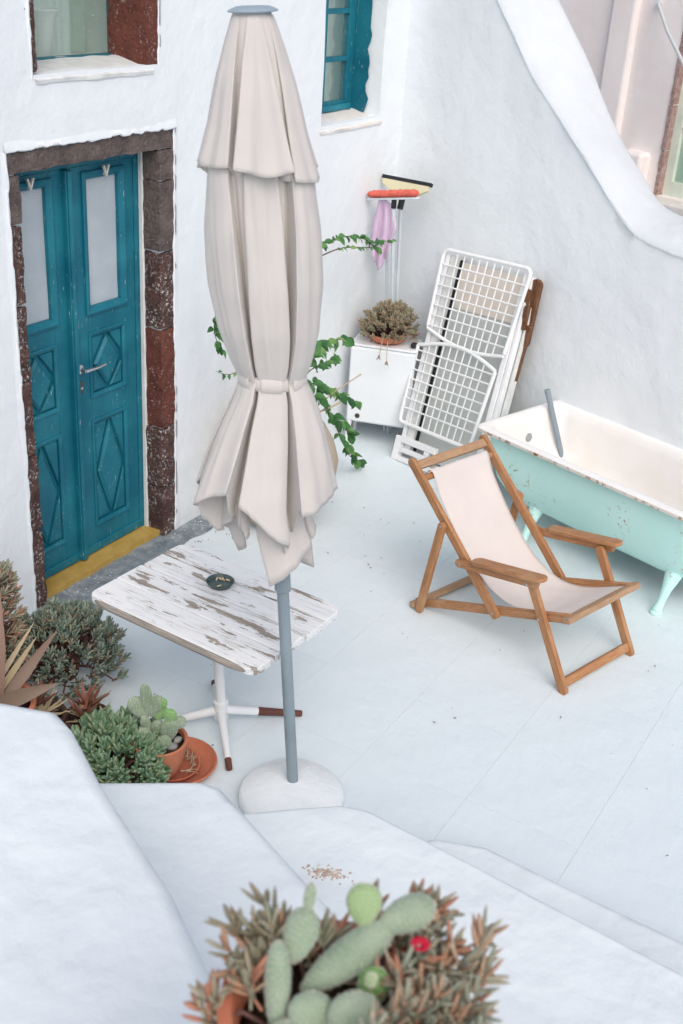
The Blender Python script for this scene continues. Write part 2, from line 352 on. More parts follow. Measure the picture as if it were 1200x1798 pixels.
class MB:
    def __init__(s): s.v = []; s.f = []; s.g = []; s.hasg = False
    def add(s, vs, fs, g=None):
        b = len(s.v); s.v += [Vector(p) for p in vs]; s.f += [[i + b for i in f] for f in fs]
        if g: s.hasg = True; s.g += g
        else: s.g += [(0, 0, 0)] * len(vs)
        return s
    def box(s, c, size, rot=None):
        c = Vector(c); h = Vector(size) / 2
        vs = []
        for z in (-1, 1):
            for x, y in ((-1, -1), (1, -1), (1, 1), (-1, 1)):
                p = Vector((x * h.x, y * h.y, z * h.z))
                if rot: p = rot @ p
                vs.append(c + p)
        return s.add(vs, [(3, 2, 1, 0), (4, 5, 6, 7), (0, 1, 5, 4), (1, 2, 6, 5), (2, 3, 7, 6), (3, 0, 4, 7)])
    def b2(s, lo, hi):
        lo = Vector(lo); hi = Vector(hi); return s.box((lo + hi) / 2, hi - lo)
    def slat(s, p0, p1, w, t, tn, rnd=True, seg=5, ext=0.0):
        """flat bar p0->p1, width w in the plane normal to tn, thickness t along tn, ends rounded"""
        p0 = Vector(p0); p1 = Vector(p1); a = (p1 - p0); L = a.length; a.normalize(); tn = Vector(tn)
        tn = (tn - a * tn.dot(a)).normalized(); b = tn.cross(a)
        pts = []
        if rnd:
            for k in range(seg + 1):
                an = -math.pi / 2 + math.pi * k / seg; pts.append((L + ext + math.cos(an) * w / 2 * 0.8, math.sin(an) * w / 2))
            for k in range(seg + 1):
                an = math.pi / 2 + math.pi * k / seg; pts.append((-ext + math.cos(an) * w / 2 * 0.8, math.sin(an) * w / 2))
        else: pts = [(L, -w / 2), (L, w / 2), (0, w / 2), (0, -w / 2)]
        n = len(pts); o = random.random() * 9
        vs = []; g = []
        for z in (-t / 2, t / 2):
            for x, y in pts:
                vs.append(p0 + a * x + b * y + tn * z); g.append((x + o, y + o, z + o * .3))
        return s.add(vs, [list(range(n))[::-1], list(range(n, 2 * n))] + [(i, (i + 1) % n, n + (i + 1) % n, n + i) for i in range(n)], g)
    def tube(s, pts, r, n=8, cap=True):
        pts = [Vector(p) for p in pts]; m = len(pts)
        rs = r if isinstance(r, (list, tuple)) else [r] * m
        vs = []; prev = None
        for i, p in enumerate(pts):
            t = (pts[min(i + 1, m - 1)] - pts[max(i - 1, 0)]).normalized()
            if prev is None:
                x = t.cross(Vector((0, 0, 1)));
                if x.length < 0.05: x = t.cross(Vector((1, 0, 0)))
            else: x = prev - t * prev.dot(t)
            x.normalize(); prev = x; y = t.cross(x)
            for k in range(n):
                an = 2 * math.pi * k / n; vs.append(p + (x * math.cos(an) + y * math.sin(an)) * rs[i])
        fs = [(i * n + k, i * n + (k + 1) % n, (i + 1) * n + (k + 1) % n, (i + 1) * n + k) for i in range(m - 1) for k in range(n)]
        if cap: fs += [list(range(n))[::-1], list(range((m - 1) * n, m * n))]
        return s.add(vs, fs)
    def lathe(s, prof, c, n=32, axis=None, wob=0.0):
        c = Vector(c); q = Vector((0, 0, 1)).rotation_difference(Vector(axis)) if axis else Quaternion()
        m = len(prof); vs = []
        for i, (r, z) in enumerate(prof):
            for k in range(n):
                an = 2 * math.pi * k / n; rr = r * (1 + wob * noise.noise(Vector((math.cos(an), math.sin(an), z * 4 + c.x * 3))))
                vs.append(c + q @ Vector((rr * math.cos(an), rr * math.sin(an), z)))
        fs = [(i * n + k, i * n + (k + 1) % n, (i + 1) * n + (k + 1) % n, (i + 1) * n + k) for i in range(m - 1) for k in range(n)]
        if prof[0][0] > 1e-4: fs.append(list(range(n))[::-1])
        if prof[-1][0] > 1e-4: fs.append(list(range((m - 1) * n, m * n)))
        return s.add(vs, fs)
    def prism(s, poly, z0, z1, fn=None):
        n = len(poly); fn = fn or (lambda x, y, z: (x, y, z))
        vs = [fn(x, y, z0) for x, y in poly] + [fn(x, y, z1) for x, y in poly]
        return s.add(vs, [list(range(n))[::-1], list(range(n, 2 * n))] + [(i, (i + 1) % n, n + (i + 1) % n, n + i) for i in range(n)])
    def blob(s, c, r, q=None, n=10, m=7, lump=0.0):
        c = Vector(c); vs = []
        for i in range(m + 1):
            th = math.pi * i / m
            for k in range(n):
                ph = 2 * math.pi * k / n
                d_ = Vector((math.sin(th) * math.cos(ph), math.sin(th) * math.sin(ph), math.cos(th)))
                p = Vector((d_.x * r[0], d_.y * r[1], d_.z * r[2])) * (1 + lump * noise.noise(d_ * 1.7 + c * 5))
                if q: p = q @ p
                vs.append(c + p)
        return s.add(vs, [(i * n + k, i * n + (k + 1) % n, (i + 1) * n + (k + 1) % n, (i + 1) * n + k) for i in range(m) for k in range(n)])
    def build(s, name, mat, parent=None, smooth=False, bevel=0.0, seg=2, angle=35, origin=None, weld=False, fixn=True):
        me = bpy.data.meshes.new(name)
        o = bpy.data.objects.new(name, me); col.objects.link(o)
        org = Vector((0, 0, 0))
        if parent is not None:
            org = ORG[parent.name]; o.parent = parent
        elif origin is not None:
            org = Vector(origin); o.location = org
        ORG[o.name] = org
        me.from_pydata([v - org for v in s.v], [], s.f)
        if s.hasg:
            at = me.attributes.new('grain', 'FLOAT_VECTOR', 'POINT')
            for i, g in enumerate(s.g): at.data[i].vector = g
        if weld or fixn:
            bm = bmesh.new(); bm.from_mesh(me)
            if weld: bmesh.ops.remove_doubles(bm, verts=bm.verts, dist=1e-5)
            bmesh.ops.recalc_face_normals(bm, faces=bm.faces)
            bm.to_mesh(me); bm.free()
        me.materials.append(MAT[mat])
        if smooth:
            me.shade_smooth()
            if angle < 180: me.set_sharp_from_angle(angle=R(angle))
        if bevel > 0:
            b = o.modifiers.new('bevel', 'BEVEL'); b.width = bevel; b.segments = seg; b.limit_method = 'ANGLE'; b.angle_limit = R(40)
            me.shade_smooth(); b.harden_normals = True
        return o

# ------------------------------------------------------------------ ground and steps
gm = MB()
gm.add([(-30, -30, -0.006), (30, -30, -0.006), (30, 30, -0.006), (-30, 30, -0.006)], [(0, 1, 2, 3)])
terrace = tag(gm.build('terrace_floor', 'floor_paint'), 'white painted terrace floor of square slabs', kind='structure')
SL = 0.47
slab_me = None
for i in range(14):
    for j in range(10):
        x0 = 1.95 + i * SL; y0 = 1.738 - 5 * SL + j * SL
        if y0 > 3.6: continue
        if slab_me is None:
            b = MB(); b.b2((0.0003, 0.0003, -0.03), (SL - 0.0003, SL - 0.0003, 0.0))
            o = b.build('slab', 'floor_paint', terrace, bevel=0.0006, seg=1); slab_me = o.data
        else:
            o = bpy.data.objects.new('slab', slab_me); col.objects.link(o); o.parent = terrace
            md = o.modifiers.new('bevel', 'BEVEL'); md.width = 0.0006; md.segments = 1; md.harden_normals = True; md.limit_method = 'ANGLE'
        o.location = (x0, y0, random.uniform(-0.0004, 0.0004))
ap = MB()
edge = [(3.34, 3.60), (3.36, 3.34), (3.46, 3.30), (3.60, 3.33), (3.78, 3.35), (4.02, 3.40), (4.22, 3.44), (4.38, 3.43), (4.56, 3.42), (4.74, 3.46), (4.86, 3.53), (4.9, 3.60), (4.45, 3.60), (4.42, 3.72), (3.38, 3.72), (3.36, 3.60)]
fine = []
for a_, b_ in zip(edge[:-1], edge[1:]):
    for k in range(5):
        t = k / 5; x = a_[0] + (b_[0] - a_[0]) * t; y = a_[1] + (b_[1] - a_[1]) * t
        fine.append((x + 0.015 * noise.noise(Vector((x * 9, y * 9, 1))), y + 0.02 * noise.noise(Vector((x * 9, y * 9, 5)))))
fine.append(edge[-1])
ap.prism(fine, 0.0, 0.006)
tag(ap.build('doorstep_apron', 'raw_concrete'), 'bare grey concrete strip before the door', kind='structure')

def step(name, poly, z, label, bev=0.05, z0=-0.02, mat='step_paint'):
    m = MB(); m.prism(poly, z0, z)
    o = m.build(name, mat, bevel=bev, seg=5)
    return tag(o, label, kind='structure')
step('stair_step', [(3.0, -1.2), (3.045, 0.73), (3.06, 1.05), (2.99, 1.24), (2.86, 1.30), (2.4, 1.30), (1.6, 0.6), (1.6, -1.2)], 0.12, 'lowest white step of the winding stair', 0.05)
step('stair_step', [(2.69, -1.2), (2.712, 0.27), (2.737, 0.64), (2.771, 1.14), (2.785, 1.40), (2.75, 1.495), (2.655, 1.605), (2.53, 1.735), (2.36, 1.92), (1.9, 2.0), (1.4, 0.6), (1.4, -1.2)], 0.30, 'white step with a rough worn patch', 0.03)
step('stair_step', [(1.62, -1.2), (1.75, 0.3), (2.009, 0.968), (2.108, 1.203), (2.229, 1.494), (2.305, 1.68), (2.29, 1.75), (2.115, 1.99), (1.95, 2.22), (1.6, 2.3), (0.8, 0.9), (0.8, -1.2)], 0.60, 'middle white step of the winding stair', 0.045)
step('stair_step', [(0.75, -1.2), (1.0, 0.30), (1.378, 0.949), (1.607, 1.31), (1.805, 1.713), (1.93, 1.93), (1.962, 2.02), (1.90, 2.19), (1.80, 2.6), (-0.2, 2.9), (-0.8, 1.2), (-0.8, -1.2)], 0.95, 'upper white step beside the potted aloes', 0.05)
# low pier beside the stair that carries the nearest flower pot
q = lambda f_, r_: (f_ * 0.869 + r_ * 0.495, f_ * 0.495 - r_ * 0.869)
step('stair_pier', [q(1.20, -0.17), q(1.20, 0.27), q(0.76, 0.27), q(0.76, -0.17)], 1.42, 'white pier under the nearest flower pot', 0.04)
# worn patch on the second step: flaked paint bits
pm = MB()
for k in range(120):
    a_ = random.gauss(0, 1); b_ = random.gauss(0, 1)
    x = 2.435 + 0.012 * a_ + 0.012 * b_; y = 1.355 - 0.028 * a_ + 0.010 * b_
    pm.blob((x, y, 0.300), (random.uniform(.002, .007), random.uniform(.002, .007), random.uniform(.001, .004)), n=5, m=3)
simple('flake', lin(206, 186, 170), lin(168, 146, 130), 0.9, 0.1, 60, 0)
tag(pm.build('paint_flakes', 'flake'), 'small heap of sandy paint flakes on the white step', 'flakes', kind='stuff')
# scattered grit on the floor
lm = MB()
for k in range(150):
    x = random.uniform(3.0, 6.4); y = random.uniform(0.2, 3.4)
    if random.random() < 0.35: x = random.gauss(4.55, 0.2); y = random.gauss(3.42, 0.07)
    elif random.random() < 0.3: x = random.gauss(5.2, 0.5); y = random.gauss(2.5, 0.5)
    if y > 3.5 or x < 3.1 and y < 1.4: continue
    L = random.uniform(.002, .009); an = random.random() * 6.3
    lm.blob((x, y, 0.0085), (L, L * random.uniform(.2, .5), 0.002), Quaternion((0, 0, 1), an), n=5, m=3)
tag(lm.build('grit', 'litter'), 'scattered dry grit and leaf crumbs on the white floor', 'grit', kind='stuff')

# ------------------------------------------------------------------ house with the teal door
house = thing('house', 'whitewashed house with a teal double door framed in dark lava stone', 'house', (4.2, 3.57, 0))
def holed(x0, x1, z0, z1, holes, y0, y1, step_=0.07, amp=0.007, fn=None):
    xs = {x0, x1}; zs = {z0, z1}
    for h in holes: xs |= {h[0], h[1]}; zs |= {h[2], h[3]}
    def fill(s_):
        s_ = sorted(s_); out = []
        for a_, b_ in zip(s_[:-1], s_[1:]):
            n = max(1, round((b_ - a_) / step_)); out += [a_ + (b_ - a_) * k / n for k in range(n)]
        return out + [s_[-1]]
    xs = fill(xs); zs = fill(zs)
    solid = lambda i, j: 0 <= i < len(xs) - 1 and 0 <= j < len(zs) - 1 and not any(h[0] - 1e-6 < xs[i] and xs[i + 1] < h[1] + 1e-6 and h[2] - 1e-6 < zs[j] and zs[j + 1] < h[3] + 1e-6 for h in holes)
    fn = fn or (lambda x, y, z: (x, y, z)); m = MB(); vid = {}
    ys = [y0, y0 + 0.03, y1]
    def vert(i, k, j):
        if (i, k, j) not in vid:
            p = Vector((xs[i], ys[k], zs[j])); d_ = Vector((0, 0, 0))
            if k < 2:
                d_ = Vector((noise.noise(p * 3.1), noise.noise(p * 2.3 + Vector((9, 0, 0))), noise.noise(p * 3.3 + Vector((0, 7, 0))))) * amp
                d_ += Vector((noise.noise(p * 11), noise.noise(p * 9), noise.noise(p * 12))) * amp * .35
            vid[i, k, j] = len(m.v); m.v.append(Vector(fn(*(p + d_)))); m.g.append((0, 0, 0))
        return vid[i, k, j]
    for i in range(len(xs) - 1):
        for j in range(len(zs) - 1):
            if not solid(i, j): continue
            m.f.append([vert(i, 0, j), vert(i + 1, 0, j), vert(i + 1, 0, j + 1), vert(i, 0, j + 1)])
            m.f.append([vert(i, 2, j), vert(i, 2, j + 1), vert(i + 1, 2, j + 1), vert(i + 1, 2, j)])
            for k in (0, 1):
                if not solid(i - 1, j): m.f.append([vert(i, k, j), vert(i, k, j + 1), vert(i, k + 1, j + 1), vert(i, k + 1, j)])
                if not solid(i + 1, j): m.f.append([vert(i + 1, k, j + 1), vert(i + 1, k, j), vert(i + 1, k + 1, j), vert(i + 1, k + 1, j + 1)])
                if not solid(i, j - 1): m.f.append([vert(i + 1, k, j), vert(i, k, j), vert(i, k + 1, j), vert(i + 1, k + 1, j)])
                if not solid(i, j + 1): m.f.append([vert(i, k, j + 1), vert(i + 1, k, j + 1), vert(i + 1, k + 1, j + 1), vert(i, k + 1, j + 1)])
    return m
D = (3.366, 4.428, -0.05, 2.140); W1 = (3.537, 4.324, 2.42, 3.25); W2 = (5.725, 6.39, 2.02, 3.25)
w = holed(-1.5, 7.2, -0.05, 3.7, [D, W1, W2], 3.57, 4.12)
wall = w.build('wall', 'plaster', house, smooth=True, angle=50, fixn=False)
# plaster rib to the right of the door stones and thick painted fillets round openings
rb = MB()
def plaster_band(m, pts, wdt, proud, y=3.57):
    """lumpy raised band along pts (x,z) on the wall face"""
    n = len(pts); vs = []
    for (x, z, nx, nz) in pts:
        for k, (u_, h_) in enumerate(((-.5, -0.004), (-.38, .7), (0, 1), (.38, .7), (.5, -0.004))):
            p = Vector((x + nx * u_ * wdt, 0, z + nz * u_ * wdt))
            hh = h_ * proud * (0.8 + 0.5 * noise.noise(p * 9)) if h_ > 0 else -0.02
            vs.append((p.x + 0.006 * noise.noise(p * 14), y - hh, p.z))
    m.add(vs, [(i * 5 + k, i * 5 + k + 1, (i + 1) * 5 + k + 1, (i + 1) * 5 + k) for i in range(n - 1) for k in range(4)])
def smear(m, path, wdt, proud, seed, n=90, y=3.57):
    (xa, za), (xb, zb_) = path; L_ = math.hypot(xb - xa, zb_ - za); tx, tz = (xb - xa) / L_, (zb_ - za) / L_; nx_, nz_ = -tz, tx; vs = []
    for i in range(n + 1):
        t = i / n; q0 = Vector((t * L_ * 13, seed, 0)); q1 = Vector((t * L_ * 34, seed + 5, 0))
        inn_ = wdt * (.30 + .55 * noise.noise(q0) + .35 * noise.noise(q1) + .5 * max(0, noise.noise(q0 * .35)))
        for u_, h_ in ((-wdt * 2.2, -.3), (-wdt * 1.2, .35), (inn_ * .3, .95), (inn_ - .004, .95), (inn_, .6), (inn_ + .001, -.5)):
            vs.append((xa + tx * L_ * t + nx_ * u_, y - proud * h_, za + tz * L_ * t + nz_ * u_))
    m.add(vs, [(i * 6 + k, i * 6 + k + 1, (i + 1) * 6 + k + 1, (i + 1) * 6 + k) for i in range(n) for k in range(5)])
smear(rb, ((4.428, 0.0), (4.428, 2.15)), .016, .0045, 1)
smear(rb, ((3.366, 2.14), (3.366, 0.0)), .014, .0045, 2)
smear(rb, ((4.44, 2.142), (3.36, 2.142)), .020, .008, 3)
smear(rb, ((4.324, 2.40), (4.324, 3.3)), .014, .0045, 4); smear(rb, ((3.537, 3.3), (3.537, 2.40)), .010, .0045, 5)
rb.build('plaster_edging', 'plaster', house, smooth=True, angle=180)

def rough_block(lo, hi, amp=0.006, res=0.02, seed=0, taper=0.0):
    lo = Vector(lo); hi = Vector(hi); m = MB(); vid = {}
    n = [max(2, round((hi[k] - lo[k]) / res)) for k in range(3)]
    c = (lo + hi) / 2
    def vt(i, j, k):
        if (i, j, k) not in vid:
            p = Vector((lo.x + (hi.x - lo.x) * i / n[0], lo.y + (hi.y - lo.y) * j / n[1], lo.z + (hi.z - lo.z) * k / n[2]))
            sd = Vector((seed * 3.7, seed, 0))
            dn = Vector((noise.noise(p * 16 + sd), noise.noise(p * 15 + sd * 2), noise.noise(p * 14 - sd))) * amp
            dn += Vector((noise.noise(p * 45 + sd), noise.noise(p * 48 + sd), noise.noise(p * 42))) * amp * .45
            # round the corners
            e = sum(1 for a_, b_ in ((i, n[0]), (j, n[1]), (k, n[2])) if a_ in (0, b_))
            if e >= 2: p = p + (c - p).normalized() * (0.004 if e == 2 else 0.006)
            vid[i, j, k] = len(m.v); m.v.append(p + dn); m.g.append((0, 0, 0))
        return vid[i, j, k]
    for ax in range(3):
        u_, v_ = [(1, 2), (0, 2), (0, 1)][ax]
        for side in (0, n[ax]):
            for a_ in range(n[u_]):
                for b_ in range(n[v_]):
                    q_ = []
                    for da, db in ((0, 0), (1, 0), (1, 1), (0, 1)):
                        t = [0, 0, 0]; t[ax] = side; t[u_] = a_ + da; t[v_] = b_ + db; q_.append(vt(*t))
                    m.f.append(q_)
    return m
mo = MB(); mo.b2((4.335, 3.590, 0.0), (4.46, 3.72, 2.14)); mo.b2((3.34, 3.590, 0.0), (3.425, 3.72, 2.14)); mo.build('mortar', 'plaster', house)
zb = [0.0, 0.30, 0.635, 1.17, 1.56, 1.90, 2.045]
mats = ['lava_stone', 'lava_stone', 'lava_red', 'lava_stone', 'lava_grey', 'lava_grey']
for k in range(6):
    rough_block((4.322 + random.uniform(-.006, .006), 3.572 + random.uniform(-.003, .003), zb[k] + .002), (4.445, 3.725, zb[k + 1] - .002), seed=k).build('stone', mats[k], house, smooth=True, angle=60)
zb2 = [0.0, 0.42, 0.80, 1.16, 1.50, 1.84, 2.045]
for k in range(6):
    rough_block((3.350, 3.571, zb2[k] + .002), (3.440 + random.uniform(-.010, .008), 3.725, zb2[k + 1] - .002), seed=k + 20).build('stone', ['lava_stone', 'lava_stone', 'lava_stone', 'lava_stone', 'lava_stone', 'lava_grey'][k], house, smooth=True, angle=60)
rough_block((3.352, 3.575, 2.047), (4.446, 3.725, 2.165), seed=41).build('lintel', 'lava_grey', house, smooth=True, angle=60)
# stones of the upper window
for k, (za, zc) in enumerate(((2.425, 2.80), (2.80, 3.24))):
    rough_block((3.515, 3.572, za), (3.572, 3.80, zc - .004), seed=k + 50).build('stone', 'lava_stone', house, smooth=True, angle=60)
    rough_block((4.243, 3.572, za - .005), (4.345, 3.80, zc - .004), seed=k + 60).build('stone', 'lava_red', house, smooth=True, angle=60)
s1 = MB()
nx = 16; prof = [(3.561, 2.385), (3.559, 2.400), (3.575, 2.412), (3.66, 2.428), (3.74, 2.442), (3.80, 2.446), (3.80, 2.38)]
vs_ = []
for i in range(nx + 1):
    x = 3.55 + 0.725 * i / nx
    for (y, z) in prof:
        p = Vector((x, y, z)); vs_.append((x, y + 0.005 * noise.noise(p * 17), z + 0.006 * noise.noise(p * 13)))
np_ = len(prof)
s1.add(vs_, [(i * np_ + k, (i + 1) * np_ + k, (i + 1) * np_ + k + 1, i * np_ + k + 1) for i in range(nx) for k in range(np_ - 1)])
s1.build('sill', 'old_white_wood', house, smooth=True, angle=60)

# ---- double door
door = MB()
door.b2((3.30, 3.70, 0.03), (3.405, 3.775, 2.06)); door.b2((4.285, 3.70, 0.03), (4.345, 3.775, 2.06)); door.b2((3.405, 3.702, 2.0), (4.285, 3.775, 2.075))
dframe = door.build('door_frame', 'teal_paint', house, bevel=0.004)
rv = MB(); rv.b2((4.312, 3.672, 0.02), (4.338, 3.70, 2.05)); rv.build('plaster_reveal', 'old_white_wood', house, bevel=0.006)
def leaf(xl, xr, flip):
    """stiles and rails; meeting stile is at xr when flip else at xl"""
    Y0, Y1 = 3.705, 3.75
    mt = 0.105; hg = 0.085 if not flip else 0.065
    a_ = xl + (mt if not flip else hg); b_ = xr - (hg if not flip else mt)
    m = MB()
    m.b2((xl, Y0, 0.04), (a_, Y1, 2.0)); m.b2((b_, Y0, 0.04), (xr, Y1, 2.0))
    for z0_, z1_ in ((0.04, 0.185), (0.765, 0.890), (1.215, 1.325), (1.955, 2.0)):
        m.b2((a_, Y0 + .0008, z0_), (b_, Y1, z1_))
    lf = m.build('door_leaf', 'teal_paint', house, bevel=0.003)
    # screened light
    sc = MB(); n_ = 14
    vs = []; 
    for j in range(n_ + 1):
        for i in range(n_ + 1):
            x = a_ + (b_ - a_) * i / n_; z = 1.325 + 0.63 * j / n_
            vs.append((x, Y0 + 0.020 + 0.003 * noise.noise(Vector((x * 9, 0, z * 6))), z))
    sc.add(vs, [(j * (n_ + 1) + i, j * (n_ + 1) + i + 1, (j + 1) * (n_ + 1) + i + 1, (j + 1) * (n_ + 1) + i) for j in range(n_) for i in range(n_)])
    sc.build('screen', 'door_screen', lf, smooth=True, angle=180, fixn=False)
    # bolection moulding round the light, mitred
    def mould(x0, x1, z0_, z1_, wd, pr, nm='moulding'):
        P = [(x0, z0_), (x1, z0_), (x1, z1_), (x0, z1_)]; Q = [(x0 + wd, z0_ + wd), (x1 - wd, z0_ + wd), (x1 - wd, z1_ - wd), (x0 + wd, z1_ - wd)]
        for k in range(4):
            o0, o1 = P[k], P[(k + 1) % 4]; i0, i1 = Q[k], Q[(k + 1) % 4]
            mid = lambda a, b, t: (a[0] + (b[0] - a[0]) * t, a[1] + (b[1] - a[1]) * t)
            rows = [(o0, o1, 0.004), (o0, o1, -pr * .7), (mid(o0, i0, .3), mid(o1, i1, .3), -pr), (mid(o0, i0, .65), mid(o1, i1, .65), -pr * .6), (i0, i1, 0.0), (i0, i1, 0.024)]
            vs = []
            for p0, p1, dy in rows: vs += [(p0[0], Y0 + dy, p0[1]), (p1[0], Y0 + dy, p1[1])]
            mm = MB(); mm.add(vs, [(2 * r, 2 * r + 1, 2 * r + 3, 2 * r + 2) for r in range(5)])
            mm.build(nm, 'teal_paint', lf, fixn=True)
    mould(a_ - .018, b_ + .018, 1.307, 1.973, 0.036, 0.016)
    for z0_, z1_ in ((0.185, 0.765), (0.890, 1.215)):
        bk = MB(); bk.b2((a_, Y0 + .022, z0_), (b_, Y1 - .003, z1_)); bk.build('panel', 'teal_paint', lf)
        mould(a_ - .006, b_ + .006, z0_ - .006, z1_ + .006, 0.024, 0.007)
        x0, x1, y0_, y1_ = a_ + .022, b_ - .022, z0_ + .022, z1_ - .022
        cx, cz = (x0 + x1) / 2, (y0_ + y1_) / 2; g_ = 0.014
        fn = lambda x, z, y: (x, y, z)
        def pc(poly, top):
            n = len(poly); c = (sum(p[0] for p in poly) / n, sum(p[1] for p in poly) / n); mm = MB()
            inner = [(p[0] + (c[0] - p[0]) * .16, p[1] + (c[1] - p[1]) * .16) for p in poly]
            vs = [(x, Y0 + .023, z) for x, z in poly] + [(x, Y0 + .010, z) for x, z in poly] + [(x, Y0 + top, z) for x, z in inner]
            mm.add(vs, [(r * n + k, r * n + (k + 1) % n, (r + 1) * n + (k + 1) % n, (r + 1) * n + k) for r in (0, 1) for k in range(n)] + [list(range(2 * n, 3 * n))])
            mm.build('panel_piece', 'teal_paint', lf)
        pc([(x0 + g_, cz), (cx, y0_ + g_), (x1 - g_, cz), (cx, y1_ - g_)], -0.002)
        k_ = g_ * 1.2
        pc([(x0, y0_), (cx - k_, y0_), (x0, cz - k_ * 1.6)], 0.004); pc([(x1, y0_), (x1, cz - k_ * 1.6), (cx + k_, y0_)], 0.004)
        pc([(x0, y1_), (x0, cz + k_ * 1.6), (cx - k_, y1_)], 0.004); pc([(x1, y1_), (cx + k_, y1_), (x1, cz + k_ * 1.6)], 0.004)
    # weather bar at the foot and the v shaped clip above the light
    wb = MB(); wb.b2((xl + .004, Y0 - .012, 0.042), (xr - .004, Y0 + .002, 0.085)); wb.build('weather_bar', 'teal_paint', lf, bevel=0.004)
    cx = (a_ + b_) / 2
    cl = MB()
    cl.slat((cx, Y0 - .022, 1.950), (cx - .017, Y0 - .026, 1.992), 0.009, 0.010, (0, 1, 0), False); cl.slat((cx, Y0 - .026, 1.950), (cx + .017, Y0 - .026, 1.992), 0.009, 0.0103, (0, 1, 0), False)
    cl.tube([(cx, Y0 - .0, 1.952), (cx, Y0 - .03, 1.948)], 0.006)
    cl.build('clip', 'clip_white', lf)
    return lf
right_leaf = leaf(3.842, 4.283, False); left_leaf = leaf(3.407, 3.832, True)
as_ = MB(); as_.b2((3.806, 3.676, 0.045), (3.846, 3.712, 1.998)); as_.b2((3.814, 3.668, 0.046), (3.838, 3.677, 1.997)); as_.build('astragal', 'teal_paint', house, bevel=0.004)
hd = MB(); hd.lathe([(0.024, 0), (0.024, 0.004), (0.02, 0.008), (0.009, 0.010), (0.008, 0.04), (0.0, 0.042)], (3.876, 3.705, 1.055), 20, (0, -1, 0)); hd.tube([(3.876, 3.668, 1.055), (3.90, 3.663, 1.056), (3.96, 3.664, 1.052), (4.015, 3.668, 1.055)], [0.009, 0.0085, 0.007, 0.0065], 10)
hd.build('handle', 'chrome', right_leaf, smooth=True)
kh = MB(); kh.slat((3.874, 3.702, 0.985), (3.874, 3.702, 0.945), 0.026, 0.008, (0, 1, 0)); kh.build('keyhole_plate', 'dark_iron', right_leaf)
kk = MB(); kk.tube([(3.874, 3.700, 0.962), (3.874, 3.694, 0.962)], 0.008); kk.build('lock_barrel', 'chrome', right_leaf)
th = holed(3.36, 4.345, 0, 0.16, [], 0, 0.05, 0.05, 0.004, fn=lambda x, y, z: (x, 3.596 + z * .75 + 0.012 * noise.noise(Vector((x * 11, 2, 0))) * (1 - z / .16), 0.034 - y))
th.build('threshold', 'yellow_paint', house, smooth=True, angle=60)
# ---- upper window with curtain
def bars(rects, y0, y1, mat, parent, name, bev=0.003):
    m = MB()
    for k, (x0, x1, z0_, z1_) in enumerate(rects): m.b2((x0, y0 + 0.0007 * k, z0_), (x1, y1, z1_))
    return m.build(name, mat, parent, bevel=bev)
wf = bars([(4.272, 4.345, 2.40, 3.25), (3.50, 3.575, 2.40, 3.25), (3.575, 4.272, 2.41, 2.448)], 3.775, 3.83, 'teal_paint', house, 'window')
pn = MB(); pn.b2((3.57, 3.80, 2.44), (4.28, 3.804, 3.25)); pn.build('pane', 'window_glass', wf)
cu = MB(); vs_ = []; n_ = 90
for j in range(2):
    for i in range(n_ + 1):
        x = 3.3 + 1.3 * i / n_; vs_.append((x, 4.02 + 0.022 * math.sin(x * 38 + 2 * math.sin(x * 7)) + 0.01 * math.sin(x * 90), 2.36 if j == 0 else 3.4))
cu.add(vs_, [(i, i + 1, n_ + 2 + i, n_ + 1 + i) for i in range(n_)]); cu.build('curtain', 'curtain', house, smooth=True, angle=180, fixn=False)
ws = MB(); ws.b2((3.3, 3.80, 2.36), (4.5, 4.10, 2.432)); ws.build('inner_sill', 'old_white_wood', house)
va = MB(); va.lathe([(0.03, 0), (0.036, 0.01), (0.04, 0.06), (0.05, 0.13), (0.062, 0.178), (0.074, 0.195), (0.074, 0.203), (0.066, 0.203), (0.056, 0.18), (0.03, 0.03), (0.0, 0.028)], (3.925, 3.885, 2.432), 28)
tag(va.build('vase', 'vase_white', None, smooth=True, origin=(3.925, 3.885, 2.432)), 'white flared vase standing behind the stone framed upper window', 'vase')
# ---- small paned window near the corner
wf = bars([(5.70, 5.79, 2.03, 3.25), (6.305, 6.372, 2.03, 3.25), (5.79, 6.305, 2.03, 2.10), (6.03, 6.065, 2.10, 3.25)], 3.765, 3.81, 'teal_paint', house, 'window')
for k, z in enumerate((2.335, 2.595, 2.855, 3.115)):
    gb = MB(); gb.b2((5.79, 3.768, z - .014), (6.305, 3.803, z + .014)); gb.build('glazing_bar', 'teal_paint', wf, bevel=0.003)
for x0, x1 in ((5.785, 6.035), (6.06, 6.31)):
    zz = [2.09, 2.335, 2.595, 2.855, 3.115, 3.25]
    for z0_, z1_ in zip(zz[:-1], zz[1:]):
        pn = MB(); pn.b2((x0, 3.785, z0_), (x1, 3.789, z1_)); pn.build('pane', 'window_glass', wf)
wl = MB(); wl.box((6.05, 3.752, 2.065), (0.56, 0.03, 0.035), Matrix.Rotation(R(-20), 3, 'X')); wl.build('drip_bar', 'teal_paint', wf, bevel=0.005)
tr_ = MB()
n_ = 30; vs_ = []
for j in range(n_ + 1):
    z = 2.035 + 1.2 * j / n_; e = 3.66 + 0.028 * noise.noise(Vector((1, 2, z * 14))) + 0.03 * noise.noise(Vector((1, 9, z * 3.5)))
    vs_ += [(6.3735, e, z), (6.3735, 3.78, z)]
tr_.add(vs_, [(2 * j, 2 * j + 1, 2 * j + 3, 2 * j + 2) for j in range(n_)])
tr_.build('painted_reveal', 'teal_paint', house)
cu = MB(); vs_ = []; n_ = 60
